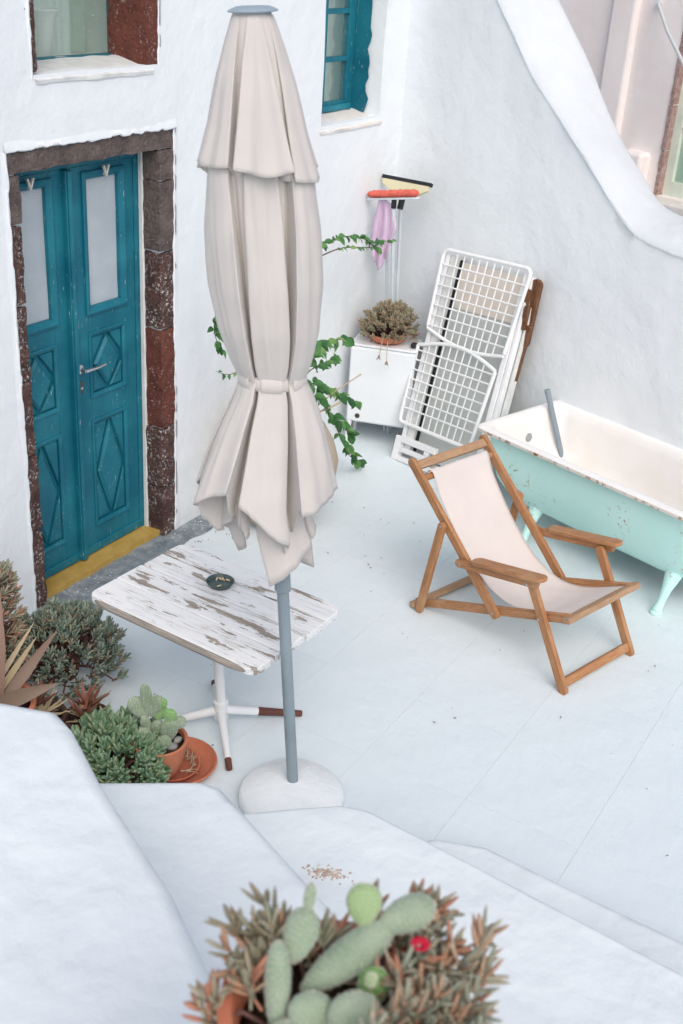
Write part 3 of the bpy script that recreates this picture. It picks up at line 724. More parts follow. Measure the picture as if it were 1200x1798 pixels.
for j in range(2):
    for i in range(n_ + 1):
        x = 5.6 + 0.9 * i / n_; vs_.append((x, 3.95 + 0.02 * math.sin(x * 42 + 2 * math.sin(x * 7)), 1.95 if j == 0 else 3.35))
cu.add(vs_, [(i, i + 1, n_ + 2 + i, n_ + 1 + i) for i in range(n_)]); cu.build('curtain', 'curtain', house, smooth=True, angle=180, fixn=False)
s2 = MB(); nx = 16; prof = [(3.562, 1.975), (3.559, 1.990), (3.575, 2.004), (3.66, 2.026), (3.74, 2.046), (3.80, 2.05), (3.80, 1.97)]; vs_ = []
for i in range(nx + 1):
    x = 5.715 + 0.70 * i / nx
    for (y, z) in prof:
        p = Vector((x, y, z)); vs_.append((x, y + 0.004 * noise.noise(p * 17), z + 0.004 * noise.noise(p * 13)))
s2.add(vs_, [(i * 7 + k, (i + 1) * 7 + k, (i + 1) * 7 + k + 1, i * 7 + k + 1) for i in range(nx) for k in range(6)])
simple('sill_grey', lin(214, 208, 202), lin(228, 226, 222), 0.8, 0.2, 7, 0.3, 40)
s2.build('sill', 'sill_grey', house, smooth=True, angle=60)

# ------------------------------------------------------------------ right wall: flank of an outside stair
P0 = Vector((6.68, 3.57, 0)); U = Vector((-0.30, -0.954, 0)).normalized(); N = Vector((0.954, -0.30, 0)).normalized()
def rwp(s_, off, z): return P0 + U * s_ + N * off + Vector((0, 0, z))
RID = [(-0.6, 4.2), (-0.1, 3.62), (0.3, 3.16), (0.692, 2.718), (0.849, 2.541), (0.982, 2.377), (1.151, 2.234), (1.318, 2.093), (1.46, 1.972), (1.599, 1.854), (1.70, 1.755), (1.787, 1.682), (1.86, 1.648), (1.945, 1.626), (2.164, 1.600), (2.6, 1.585), (4.8, 1.57)]
CRE = [(-0.6, 4.3), (-0.1, 3.72), (0.3, 3.30), (0.824, 2.733), (1.083, 2.457), (1.251, 2.225), (1.454, 2.002), (1.60, 1.855), (1.698, 1.775), (1.78, 1.742), (1.894, 1.722), (2.2, 1.70), (4.8, 1.68)]
def interp(T, x):
    for (a_, b_), (c_, d_) in zip(T[:-1], T[1:]):
        if x <= c_: return b_ + (d_ - b_) * (x - a_) / (c_ - a_)
    return T[-1][1]
swall = MB(); ss = [-0.6 + 0.045 * k for k in range(121)]; NP = 24
rows = []
for s_ in ss:
    zr = (interp(RID, s_ - .04) + interp(RID, s_ + .04) + interp(RID, s_)) / 3; zc = max(zr + 0.03, (interp(CRE, s_ - .06) + interp(CRE, s_ + .06) + interp(CRE, s_)) / 3)
    row = []
    for k in range(NP):
        z = -0.05 + (zr + 0.05) * k / (NP - 1); p = rwp(s_, 0, z)
        row.append(rwp(s_, 0.012 * noise.noise(p * 2.2) + 0.005 * noise.noise(p * 7), z))
    wv = 0.008 * noise.noise(Vector((s_ * 6, 3, 1))); lp = 0.012 + 0.006 * noise.noise(Vector((s_ * 17, 1, 1)))
    row.append(rwp(s_, -lp, zr + 0.004 + wv)); row.append(rwp(s_, -lp + .003, zr + 0.018 + wv))
    for k in range(1, 9):
        t = k / 8; off = 0.36 * t; hb = zr + 0.02 + (zc - zr - 0.02) * (t ** 0.8) + 0.035 * math.sin(math.pi * t)
        p = rwp(s_, off, hb); row.append(p + Vector((0, 0, 0.006 * noise.noise(p * 5))))
    row.append(rwp(s_, 0.40, zc - 0.03)); row.append(rwp(s_, 0.42, zc - 0.10)); row.append(rwp(s_, 0.42, -0.05))
    rows.append(row)
nr = len(rows[0])
swall.add([p for r_ in rows for p in r_], [(i * nr + k, i * nr + k + 1, (i + 1) * nr + k + 1, (i + 1) * nr + k) for i in range(len(ss) - 1) for k in range(nr - 1)])
cop = MB(); c0 = NP; cr_ = nr - c0
cop.add([p for r_ in rows for p in r_[c0:]], [(i * cr_ + k, i * cr_ + k + 1, (i + 1) * cr_ + k + 1, (i + 1) * cr_ + k) for i in range(len(ss) - 1) for k in range(cr_ - 1)])
swall = MB(); swall.add([p for r_ in rows for p in r_[:NP + 1]], [(i * (NP + 1) + k, i * (NP + 1) + k + 1, (i + 1) * (NP + 1) + k + 1, (i + 1) * (NP + 1) + k) for i in range(len(ss) - 1) for k in range(NP)])
swr = thing('stair_wall', 'tall white plaster flank wall whose rounded coping sweeps down beside the bathtub', 'wall', (6.3, 2.4, 0))
cop.build('coping', 'coping_plaster_dimmed', swr, smooth=True, angle=60)
sw = swall.build('wall_face', 'plaster', swr, smooth=True, angle=60)

# ------------------------------------------------------------------ neighbouring house beyond
nb = thing('neighbour_house', 'pinkish white neighbouring house with pale green window beyond the stair wall', 'house', tuple(rwp(1.0, 1.8, 0)))
def nbf(x, y, z): return rwp(x, 1.8 + y, z)
w = holed(-2.0, 3.4, -0.05, 4.6, [(0.76, 1.9, 1.50, 3.1)], 0, 0.4, 0.12, 0.008, fn=nbf)
w.build('wall', 'plaster_warm', nb, smooth=True, angle=50, fixn=False)
def nbox(m, s0, s1, o0, o1, z0_, z1_):
    m.add([nbf(a_, b_, c_) for c_ in (z0_, z1_) for a_, b_ in ((s0, o0), (s1, o0), (s1, o1), (s0, o1))], [(3, 2, 1, 0), (4, 5, 6, 7), (0, 1, 5, 4), (1, 2, 6, 5), (2, 3, 7, 6), (3, 0, 4, 7)]); return m
nbox(MB(), 0.16, 0.372, -0.05, 0.05, -0.02, 4.5).build('pilaster', 'plaster_warm', nb, bevel=0.03, seg=3)
nbox(MB(), 0.455, 0.655, -0.11, 0.05, 0, 1.77).build('buttress', 'plaster_warm', nb, bevel=0.035, seg=3)
nbox(MB(), 0.60, 2.1, -0.16, 0.3, 1.36, 1.495).build('window_sill', 'sill_grey', nb, bevel=0.02, seg=3)
for k in range(5):
    st = rough_block((0, 0, 0), (0.032, 0.07, 0.30), 0.003, seed=80 + k)
    z0_ = 1.5 + 0.30 * k; st.v = [nbf(0.735 + p.x, -0.012 + p.y, z0_ + p.z) for p in st.v]; st.build('stone', 'pink_stone', nb, smooth=True, angle=60)
fm = MB()
for (s0, s1, z0_, z1_) in ((0.765, 0.825, 1.50, 3.1), (1.10, 1.17, 1.50, 3.1), (0.825, 1.10, 1.50, 1.60), (1.17, 1.83, 1.50, 1.60), (1.83, 1.91, 1.50, 3.1)): nbox(fm, s0, s1, 0.05, 0.11, z0_, z1_)
nw = fm.build('window', 'mint_trim', nb)
for z in (1.98, 2.42, 2.86):
    nbox(MB(), 0.825, 1.10, 0.055, 0.10, z - .02, z + .02).build('glazing_bar', 'mint_trim', nw)
nbox(MB(), 0.82, 1.105, 0.085, 0.09, 1.59, 3.1).build('pane', 'pane_green', nw); nbox(MB(), 1.165, 1.85, 0.085, 0.09, 1.59, 3.1).build('pane', 'pane_green', nw)
ro = MB(); ro.tube([nbf(0.523, -0.03, 2.714), nbf(0.75, -0.20, 2.56), nbf(1.1, -0.42, 2.35)], 0.012); ro.tube([nbf(0.523, 0.02, 2.70), nbf(0.523, -0.04, 2.72)], 0.018)
ro.build('awning_rod', 'rod_paint', nb, smooth=True)

# ------------------------------------------------------------------ closed parasol
ub = Vector((2.988, 1.833, 0)); lean = Vector((-0.495, 0.869, 0)) * 0.083   # sideways drift per metre of height
def ax(z): return ub + lean * z + Vector((0, 0, z))
umb = thing('parasol', 'closed beige canvas parasol on a grey pole in a white concrete base', 'parasol', tuple(ub))
def fold_cloth(levels, nl, seed, center, hem=None, over=0.62, per=44):
    """box pleated cloth: nl broad outer panels lapping over nl tucked panels.
    levels: (z, radius, tuck depth, lap); hem(lobe, fr, outer) lowers the last rows"""
    rnd = random.Random(seed)
    wd = [rnd.uniform(.8, 1.25) for _ in range(nl)]; tot = sum(wd); wd = [x / tot * 2 * math.pi for x in wd]
    dv = [rnd.uniform(.7, 1.25) for _ in range(nl)]; lv = [rnd.uniform(.6, 1.4) for _ in range(2 * nl)]; bl = [rnd.uniform(.9, 1.06) for _ in range(nl)]
    skew = [rnd.uniform(-.5, .5) for _ in range(nl)]
    key_n = 12
    m = MB(); vs = []; rows = len(levels); ns = nl * per
    for i, (z, rad, dep, lap) in enumerate(levels):
        th0 = center - wd[0] * over / 2
        hw = max(0.0, (i - rows * .55) / (rows * .45 - 1)) ** 1.3
        ks = []
        for li in range(nl):
            W = wd[li]; o = W * over; u = W - o
            la, lb = lap * lv[2 * li] * W, lap * lv[2 * li + 1] * W
            dp = dep * dv[li]; sk = skew[li] * dep * .25; b_ = 1 + (bl[li] - 1) * min(1, dep * 4)
            ks += [(th0 - la, b_ * (1 - .10 * dp), .0, 1), (th0 - la * .88, b_ * (1 - .01 * dp), .03, 1), (th0 + o * .2, b_ * (1.0 - sk * .4), .25, 1), (th0 + o * .5, b_ * 1.0, .5, 1),
                   (th0 + o * .8, b_ * (1.0 + sk * .4), .75, 1), (th0 + o + lb * .88, b_ * (1 - .01 * dp), .97, 1), (th0 + o + lb, b_ * (1 - .10 * dp), 1.0, 1),
                   (th0 + o + lb * .6, 1 - .55 * dp, 0.9, 0), (th0 + o + u * .1, 1 - .80 * dp, .8, 0), (th0 + o + u * .5, 1 - .72 * dp, .5, 0), (th0 + o + u * .9, 1 - .80 * dp, .2, 0), (th0 + W - lap * lv[(2 * li + 2) % (2 * nl)] * wd[(li + 1) % nl] * .6, 1 - .55 * dp, .1, 0)]
            th0 += W
        n = len(ks); tot_n = ns
        for k in range(tot_n):
            t = k / tot_n * n; a0 = int(t); f = t - a0
            P = []
            for q_ in (-1, 0, 1, 2):
                j = a0 + q_; wrap = 0
                if j < 0: j += n; wrap = -2 * math.pi
                elif j >= n: j -= n; wrap = 2 * math.pi
                P.append((ks[j][0] + wrap, ks[j][1], ks[j][2], ks[j][3]))
            cr = lambda c: 0.5 * (2 * P[1][c] + (P[2][c] - P[0][c]) * f + (2 * P[0][c] - 5 * P[1][c] + 4 * P[2][c] - P[3][c]) * f * f + (3 * P[1][c] - P[0][c] - 3 * P[2][c] + P[3][c]) * f ** 3)
            th_ = cr(0); r_ = cr(1) * rad
            th_ += 0.05 * noise.noise(Vector((math.cos(th_) * 1.5, math.sin(th_) * 1.5, z * 3.1 + seed)))
            r_ *= 1 + 0.035 * noise.noise(Vector((math.cos(th_) * 2, math.sin(th_) * 2, z * 4 + seed))) + min(1, dep * 4) * (0.075 * noise.noise(Vector((th_ * 4.0, z * 2.0, seed * 1.7))) + 0.034 * noise.noise(Vector((th_ * 10, z * 2.6 + th_ * .6, seed * 2.1))))
            zz = z
            if hem and hw > 0:
                li = (a0 // key_n) % nl
                fr = P[1][2] * (1 - f) + P[2][2] * f; ou = P[1][3] * (1 - f) + P[2][3] * f
                zz = z + hem(li, fr, ou) * hw
            sh_ = max(0, min(1, (1.66 - zz) / .36)) * max(0, min(1, (zz - .95) / .25))
            vs.append(ax(zz) + Vector((-.495, .869, 0)) * (.05 * sh_) + Vector((r_ * math.cos(th_), r_ * math.sin(th_), 0)))
    m.add(vs, [(i * ns + k, i * ns + (k + 1) % ns, (i + 1) * ns + (k + 1) % ns, (i + 1) * ns + k) for i in range(rows - 1) for k in range(ns)])
    return m
def lerp_levels(keys, n):
    out = []
    for i in range(n):
        t = i / (n - 1) * (len(keys) - 1); k = min(int(t), len(keys) - 2); f_ = t - k
        f2 = f_
        out.append(tuple(a_ + (b_ - a_) * f2 for a_, b_ in zip(keys[k], keys[k + 1])))
    return out
SK0 = [-.03, .03, .0, .02, -.02, .02]; SK1 = [-.15, 0.05, .10, -.10, .10, .12]
def skirt_hem(li, fr, ou): return SK0[li % 6] + SK1[li % 6] * (fr - .5) * (1 if ou > .5 else .6) - 0.09 * (1 - ou)
low = lerp_levels([(2.47, .120, .10, .02), (2.36, .160, .22, .05), (2.20, .176, .34, .09), (2.02, .174, .42, .12), (1.88, .158, .46, .14), (1.78, .130, .46, .15), (1.713, .103, .40, .14), (1.64, .130, .42, .14), (1.54, .172, .44, .13), (1.42, .212, .46, .12), (1.30, .242, .48, .11)], 64)
FC = R(211)
cl_ = fold_cloth(low, 6, 8, FC + .05, hem=skirt_hem, over=.58, per=48).build('canopy', 'umbrella_cloth', umb, smooth=True, angle=180, fixn=False)
sol = cl_.modifiers.new('thick', 'SOLIDIFY'); sol.thickness = 0.0018
inn = lerp_levels([(1.72, .055, .2, .05), (1.5, .095, .5, .1), (1.3, .125, .6, .1), (1.10, .150, .62, .1)], 24)
IH = [-.02, .10, .02, .11]
ci = fold_cloth(inn, 4, 11, FC + .5, hem=lambda li, fr, ou: IH[li % 4] + .12 * (fr - .5), per=30).build('canopy_inner_flap', 'umbrella_cloth', umb, smooth=True, angle=180, fixn=False)
sol = ci.modifiers.new('thick', 'SOLIDIFY'); sol.thickness = 0.0018
upz = lerp_levels([(2.788, .050, .02, .0), (2.77, .062, .08, .01), (2.70, .089, .20, .03), (2.60, .121, .30, .06), (2.49, .152, .36, .09), (2.385, .188, .42, .11)], 40)
VH = [0.0, -.03, -.02, .0, -.03]
ct = fold_cloth(upz, 6, 24, FC + .12, hem=lambda li, fr, ou: VH[li % 5] - .022 * (1 - ou) - .012 * math.sin(math.pi * fr), over=.6).build('vent_flap', 'umbrella_cloth', umb, smooth=True, angle=180, fixn=False)
sol = ct.modifiers.new('thick', 'SOLIDIFY'); sol.thickness = 0.0018
bn = lerp_levels([(1.738, .104, .10, .02), (1.732, .1125, .10, .02), (1.713, .113, .10, .02), (1.696, .1125, .10, .02), (1.690, .104, .10, .02)], 5)
fold_cloth(bn, 6, 8, FC + .05, over=.58).build('tie_strap', 'umbrella_cloth', umb, smooth=True, angle=180, fixn=False)
axd = (lean + Vector((0, 0, 1))).normalized()
cp = MB(); cp.lathe([(0.055, -0.004), (0.070, -0.002), (0.0725, 0.001), (0.066, 0.005), (0.048, 0.012), (0.0, 0.014)], ax(2.79), 36, axd)
simple('cap_plastic', lin(158, 174, 184), lin(150, 166, 176), 0.5, 0.3, 5, 0)
cp.build('cap', 'cap_plastic', umb, smooth=True)
pl = MB(); pl.tube([ax(0.03), ax(1.0), ax(2.79)], 0.0215, 24); pl.build('pole', 'umbrella_pole', umb, smooth=True, angle=50)
sv = MB(); n_ = 60; vs_ = []
for z in (0.915, 0.92, 1.30):
    for k in range(n_):
        an = 2 * math.pi * k / n_; r_ = (0.0275 if k % 2 else 0.0290) if z > .916 else 0.024
        vs_.append(ax(z) + Vector((r_ * math.cos(an), r_ * math.sin(an), 0)))
sv.add(vs_, [(i * n_ + k, i * n_ + (k + 1) % n_, (i + 1) * n_ + (k + 1) % n_, (i + 1) * n_ + k) for i in range(2) for k in range(n_)] + [list(range(n_))[::-1]])
sv.build('ribbed_sleeve', 'umbrella_pole', umb)
bs = MB(); bs.lathe([(0.19, 0.0), (0.202, 0.012), (0.203, 0.045), (0.19, 0.062), (0.06, 0.072), (0.03, 0.073)], (2.945, 1.815, 0), 56, wob=0.012); bs.build('base', 'base_paint', umb, smooth=True, angle=60)

# ------------------------------------------------------------------ slatted table with ashtray
tc = Vector((3.165, 2.355, 0)); TZ = 0.60
tl = Vector((2.899, 2.795, 0)); tb = Vector((3.469, 2.757, 0)); trt = Vector((3.435, 1.908, 0)); tf = Vector((2.846, 1.963, 0))
ex = ((trt - tb) + (tf - tl)).normalized(); ey = Vector((-ex.y, ex.x, 0)) if (Vector((-ex.y, ex.x, 0))).dot(tb - tl) > 0 else Vector((ex.y, -ex.x, 0))
tcen = (tl + tb + trt + tf) / 4; TL = 0.845; TW = 0.585
table = thing('table', 'low garden table with peeling white planks on a rusty pedestal', 'table', tuple(tcen))
def tp(x, y, z): return tcen + ex * x + ey * y + Vector((0, 0, z))
def plank(y0, y1, corner0=0, corner1=0, x0=-TL / 2, x1=TL / 2, th_=0.032, name='plank', mat='peeling_paint', dz=0):
    pts = []
    def arc(cx, cy, r_, a0, a1):
        for k in range(6):
            an = R(a0 + (a1 - a0) * k / 5); pts.append((cx + r_ * math.cos(an), cy + r_ * math.sin(an)))
    def cn(cx, cy, r_, a0):
        if r_ > 0: arc(cx + (-r_ if cx > 0 else r_), cy + (r_ if a0 in (180, 270) else -r_), r_, a0, a0 + 90)
        else: pts.append((cx, cy))
    cn(x0, y0, corner0, 180); cn(x1, y0, corner0, 270); cn(x1, y1, corner1, 0); cn(x0, y1, corner1, 90)
    n = len(pts); m = MB(); o_ = random.random() * 9; vs = []; g_ = []
    for z in (TZ - th_ + dz, TZ + dz):
        for x, y in pts: vs.append(tp(x, y, z)); g_.append((x + o_, y + o_, z))
    # subdivide the top a little so the grain attribute interpolates
    m.add(vs, [list(range(n))[::-1], list(range(n, 2 * n))] + [(i, (i + 1) % n, n + (i + 1) % n, n + i) for i in range(n)], g_)
    return m.build(name, mat, table, bevel=0.005, seg=2)
yy = [-TW / 2, -0.117, 0.037, 0.166, TW / 2]
plank(yy[0] + .012, yy[1] - .0015, 0.045, 0); plank(yy[1] + .0015, yy[2] - .005, dz=0.001); plank(yy[2] + .005, yy[3] - .004, x1=TL / 2 + .004, dz=-0.002); plank(yy[3] + .005, yy[4], 0, 0.05)
# rounded bare wood nosing along the near edge
ed = MB(); n_ = 24; vs_ = []; g_ = []
for i in range(n_ + 1):
    x = -TL / 2 + 0.015 + (TL - .03) * i / n_; endr = min(i, n_ - i) / 3.0; pull = 0.03 * max(0, 1 - endr) ** 2
    for k in range(9):
        an = R(-90 + 180 * k / 8); y = yy[0] + 0.014 - 0.019 * math.cos(an) + pull; z = TZ - 0.0165 + 0.0145 * math.sin(an)
        vs_.append(tp(x, y, z)); g_.append((x, an * .03, z))
ed.add(vs_, [(i * 9 + k, i * 9 + k + 1, (i + 1) * 9 + k + 1, (i + 1) * 9 + k) for i in range(n_) for k in range(8)], g_)
ed.build('edge_moulding', 'bare_wood', table, smooth=True, angle=180)
for x in (-0.26, 0.26):
    bt = MB(); bt.slat(tp(x, -0.25, TZ - .047), tp(x, 0.25, TZ - .047), 0.05, 0.028, (0, 0, 1), False); bt.build('batten', 'bare_wood', table, bevel=0.003)
fc = Vector((3.165, 2.318, 0))
pd = MB(); pd.tube([fc + Vector((0, 0, 0.055)), fc + Vector((0, 0, 0.14)), tp(0.0, 0, TZ - .04)], 0.021, 20); pd.build('pedestal', 'white_rust', table, smooth=True, angle=50)
hb_ = MB(); hb_.tube([fc + Vector((0, 0, 0.04)), fc + Vector((0, 0, 0.05)), fc + Vector((0, 0, 0.13)), fc + Vector((0, 0, 0.135))], [0.026, 0.031, 0.031, 0.024], 20); hb_.build('hub', 'white_rust', table, smooth=True, angle=40)
for dx, dy, mt in ((0.26, -0.235, 'rust_heavy'), (-0.21, -0.20, 'white_rust'), (-0.20, 0.24, 'white_rust'), (0.22, 0.20, 'white_rust')):
    e = fc + Vector((dx, dy, 0.014)); mid = fc + Vector((dx * .45, dy * .45, 0.055)); st = fc + Vector((dx * .06, dy * .06, 0.085))
    if mt == 'rust_heavy':
        f_ = MB(); f_.tube([st, mid], [0.020, 0.018], 12); f_.build('foot', 'white_rust', table, smooth=True, angle=50)
        f_ = MB(); f_.tube([mid - Vector((0.0, 0, 0)), e], [0.0185, 0.013], 12); f_.build('foot_tip', 'rust_heavy', table, smooth=True, angle=50)
    else:
        f_ = MB(); f_.tube([st, mid, e], [0.020, 0.017, 0.012], 12); f_.build('foot', mt, table, smooth=True, angle=50)
        d_ = (e - mid).normalized(); f_ = MB(); f_.tube([e - d_ * .045, e + d_ * .004], [0.0142, 0.0128], 12); f_.build('foot_cap', 'rust_heavy', table, smooth=True, angle=50)
ac = Vector((3.279, 2.415, TZ))
asht = MB(); asht.lathe([(0.035, 0.0), (0.048, 0.002), (0.056, 0.018), (0.0575, 0.020), (0.055, 0.021), (0.052, 0.017), (0.045, 0.006), (0.0, 0.005)], ac, 36)
tag(asht.build('ashtray', 'ash_glass', None, smooth=True, angle=50, origin=ac), 'round dark green ashtray on the peeling white table', 'ashtray')
for k, (dx, dy, an) in enumerate(((0.018, 0.030, 20), (0.032, 0.008, 60), (0.037, -0.012, 100), (-0.022, -0.012, -30), (0.026, 0.018, 85))):
    m = MB(); c = ac + Vector((dx, dy, 0.010)); d_ = Vector((math.cos(R(an)), math.sin(R(an)), 0.1)).normalized() * 0.009
    m.tube([c - d_, c + d_ * .2, c + d_], [0.0038, 0.0038, 0.003], 8)
    tag(m.build('cigarette_butt', 'butt_paper', None, smooth=True, angle=50, origin=c), 'stubbed out cigarette butt lying in the ashtray', 'cigarette', 'cigarette butts in the ashtray')

# ------------------------------------------------------------------ teak deckchair
co = Vector((4.24, 1.22, 0)); e1 = Vector((0.96, -0.28, 0)).normalized(); e2 = Vector((0.28, 0.96, 0)).normalized(); CW = 0.557
chair = thing('deckchair', 'wooden folding deckchair with cream canvas sling and armrests', 'chair', tuple(co + e1 * CW / 2 + e2 * .45))
def cp_(w_, t, z): return co + e1 * w_ + e2 * t + Vector((0, 0, z))
def bar(name, a_, b_, wd, tk, tn, mat='teak', rnd=True, par=None, bev=0.004, ext=0.0):
    m = MB(); m.slat(a_, b_, wd, tk, tn, rnd, ext=ext); return m.build(name, mat, par or chair, bevel=bev)
def bolt(w_, t, z, sgn):
    m = MB(); m.lathe([(0.0055, 0), (0.0055, 0.002), (0.003, 0.004), (0, 0.0045)], cp_(w_, t, z), 12, e1 * sgn); m.build('bolt', 'chrome', chair, smooth=True, angle=50)
for side in (0, 1):
    f_ = lambda w_: w_ if side == 0 else CW - w_
    sg = -1 if side == 0 else 1
    bar('back_rail', cp_(f_(.022), 1.055, .755), cp_(f_(.022), .437, .197), .043, .026, e1, ext=.0)
    bar('seat_rail', cp_(f_(.050), .945, .016), cp_(f_(.050), .05, .362), .043, .026, e1, 'teak')
    bar('front_leg', cp_(f_(.022), .005, .012), cp_(f_(.022), .268, .462), .043, .026, e1)
    bar('strut', cp_(f_(-.006), .80, .525), cp_(f_(-.006), .888, .018), .040, .026, e1)
    ar = bar('arm_rail', cp_(f_(-.006), .225, .478), cp_(f_(-.006), .672, .382), .040, .026, e1)
    bar('armrest', cp_(f_(-.004), .205, .512), cp_(f_(-.004), .560, .436), .072, .022, Vector((0, 0, 1)), rnd=True, bev=0.007, par=ar)
    for (w_, t, z) in ((-.020, .80, .525), (-.020, .655, .386), (.008, .450, .208), (.008, .19, .305), (-.020, .262, .462)): bolt(f_(w_), t, z, sg)
X_ = lambda t, z, a_=.03, b_=.03: (cp_(a_, t, z), cp_(CW - b_, t, z))
bd = (cp_(0, 1.055, .755) - cp_(0, .437, .197)).normalized(); bn_ = e1.cross(bd)
bar('top_bar', *X_(1.035, .737), .044, .026, bn_, 'teak_worn', False)
m = MB(); m.tube([cp_(.03, .985, .690), cp_(CW - .03, .985, .690)], 0.017, 14); m.build('sling_bar', 'teak', chair, smooth=True, angle=50)
sdv = (cp_(0, .05, .362) - cp_(0, .945, .016)).normalized(); sn = e1.cross(sdv)
bar('front_bar', *X_(.048, .366, .008, .008), .040, .030, sn, 'teak_worn', False)
bar('rear_bar', *X_(.935, .022, .0, .0), .040, .028, sn, 'teak_worn', True)
bar('leg_bar', *X_(.022, .042, .03, .03), .042, .026, (cp_(0, .268, .462) - cp_(0, 0, 0)).cross(e1), 'teak', False)
cv = [(1.008, .698), (.992, .719), (.966, .708), (.93, .635), (.86, .545), (.78, .455), (.70, .378), (.62, .316), (.54, .272), (.46, .248), (.38, .243), (.30, .258), (.22, .290), (.15, .327), (.105, .350), (.080, .364), (.066, .366)]
# smooth the sling curve
fine = []
for i in range(len(cv) - 1):
    p0, p1, p2, p3 = [Vector((*cv[min(max(i + k, 0), len(cv) - 1)], 0)) for k in (-1, 0, 1, 2)]
    for k in range(4):
        t = k / 4; fine.append(0.5 * ((2 * p1) + (p2 - p0) * t + (2 * p0 - 5 * p1 + 4 * p2 - p3) * t * t + (3 * p1 - p0 - 3 * p2 + p3) * t ** 3))
fine.append(Vector((*cv[-1], 0)))
cs = MB(); nw_ = 18; vs_ = []
for i, p in enumerate(fine):
    u_ = i / (len(fine) - 1); sag = 0.010 * math.sin(math.pi * u_)
    for k in range(nw_ + 1):
        v_ = k / nw_; wl_ = 0.078 + (0.012 * math.sin(math.pi * u_)); wr_ = CW - 0.068 - 0.008 * math.sin(math.pi * u_)
        w_ = wl_ + (wr_ - wl_) * v_
        q_ = cp_(w_, p.x, p.y - sag * (1 - (2 * v_ - 1) ** 2) + 0.004 * noise.noise(Vector((v_ * 5, u_ * 9, 0))) + 0.002 * noise.noise(Vector((v_ * 14 + u_ * 6, u_ * 12, 3))))
        vs_.append(q_)
cs.add(vs_, [(i * (nw_ + 1) + k, i * (nw_ + 1) + k + 1, (i + 1) * (nw_ + 1) + k + 1, (i + 1) * (nw_ + 1) + k) for i in range(len(fine) - 1) for k in range(nw_)])
c_ = cs.build('sling', 'canvas', chair, smooth=True, angle=180, fixn=False)
sol = c_.modifiers.new('thick', 'SOLIDIFY'); sol.thickness = 0.003; sol.offset = 0

# ------------------------------------------------------------------ mint bathtub
BO = Vector((5.545, 2.350, 0)); bu = Vector((-0.293, -0.956, 0)).normalized(); bw = Vector((0.956, -0.293, 0)).normalized()
BL, BW, RZ = 1.66, 0.745, 0.595
tub = thing('bathtub', 'old mint green bathtub with white enamel inside standing on feet', 'bathtub', tuple(BO + bu * BL / 2 + bw * BW / 2))
def btp(l, w_, z): return BO + bu * l + bw * w_ + Vector((0, 0, z))
def rrect(l0, l1, w0, w1, r_, z, rr=None):
    pts = []; rr = rr or r_
    for (cx, cy, a0, r2) in ((l0 + r_, w0 + r_, 180, r_), (l1 - rr, w0 + rr, 270, rr), (l1 - rr, w1 - rr, 0, rr), (l0 + r_, w1 - r_, 90, r_)):
        for k in range(9):
            an = R(a0 + 90 * k / 8); pts.append(btp(cx + r2 * math.cos(an), cy + r2 * math.sin(an), z))
    return pts
def loft(secs, cap0=False, cap1=False):
    n = len(secs[0]); m = MB()
    m.add([p for s_ in secs for p in s_], [(i * n + k, i * n + (k + 1) % n, (i + 1) * n + (k + 1) % n, (i + 1) * n + k) for i in range(len(secs) - 1) for k in range(n)] + ([list(range(n))] if cap0 else []) + ([list(range((len(secs) - 1) * n, len(secs) * n))] if cap1 else []))
    return m
def sec(ins, z, r_, l_in=None): 
    l_in = ins if l_in is None else l_in
    return rrect(l_in, BL - ins, ins, BW - ins, r_, z, min(r_ * 2.2, 0.3))
outer = loft([sec(.050, RZ - .018, .06), sec(.052, RZ - .06, .07), sec(.058, .42, .09), sec(.075, .30, .12, .085), sec(.105, .23, .15, .12), sec(.15, .185, .17, .17), sec(.22, .165, .12, .24)], cap1=True)
outer.build('shell', 'mint_enamel', tub, smooth=True, angle=60)
inner = loft([sec(.052, RZ - .0005, .07), sec(.066, RZ - .012, .075), sec(.078, RZ - .06, .08), sec(.10, .36, .11), sec(.13, .26, .14), sec(.19, .212, .15), sec(.24, .205, .12)], cap1=True)
inner.build('basin', 'white_enamel', tub, smooth=True, angle=180)
rim = loft([sec(.052, RZ - .0005, .07), sec(.035, RZ + .004, .062), sec(.012, RZ + .005, .05), sec(.003, RZ + .001, .046), sec(.0, RZ - .006, .045)])
rim.build('rim', 'rim_enamel', tub, smooth=True, angle=180)
lip = loft([sec(.0, RZ - .006, .045), sec(.001, RZ - .022, .045), sec(.012, RZ - .027, .05), sec(.046, RZ - .02, .06)])
lip.build('lip', 'lip_rust', tub, smooth=True, angle=60)
hl = MB(); p_ = btp(.0915, BW / 2 + .02, RZ - .135)
nrm = (bu * 1.0 + Vector((0, 0, 0.12))).normalized()
hl.lathe([(0.026, 0.0), (0.026, 0.003), (0.019, 0.0035), (0.0, 0.0036)], p_ - nrm * .002, 24, nrm)
simple('hole_grey', lin(150, 158, 162), None, 0.6, 0.3, bump=0); hl.build('overflow_hole', 'hole_grey', tub, smooth=True, angle=40)
def tubfoot(l, side):
    w_ = 0.10 if side == 0 else BW - 0.10; sg = -1 if side == 0 else 1
    m = MB(); pts = []; rs = []
    for t, o_, z, r_ in ((0, .07, .235, .050), (.15, .045, .19, .043), (.4, .012, .125, .027), (.65, -.012, .07, .020), (.85, -.032, .03, .023), (1, -.045, .012, .030)):
        pts.append(btp(l, w_ - sg * 0 + (o_ if side == 0 else -o_), z)); rs.append(r_)
    m.tube(pts, rs, 16)
    m.lathe([(0.030, 0.0), (0.034, 0.006), (0.028, 0.02), (0.0, 0.026)], btp(l, w_ + (-.048 if side == 0 else .048), 0), 18)
    m.build('foot', 'mint_enamel', tub, smooth=True, angle=70)
for l in (.40, 1.30):
    for side in (0, 1): tubfoot(l, side)
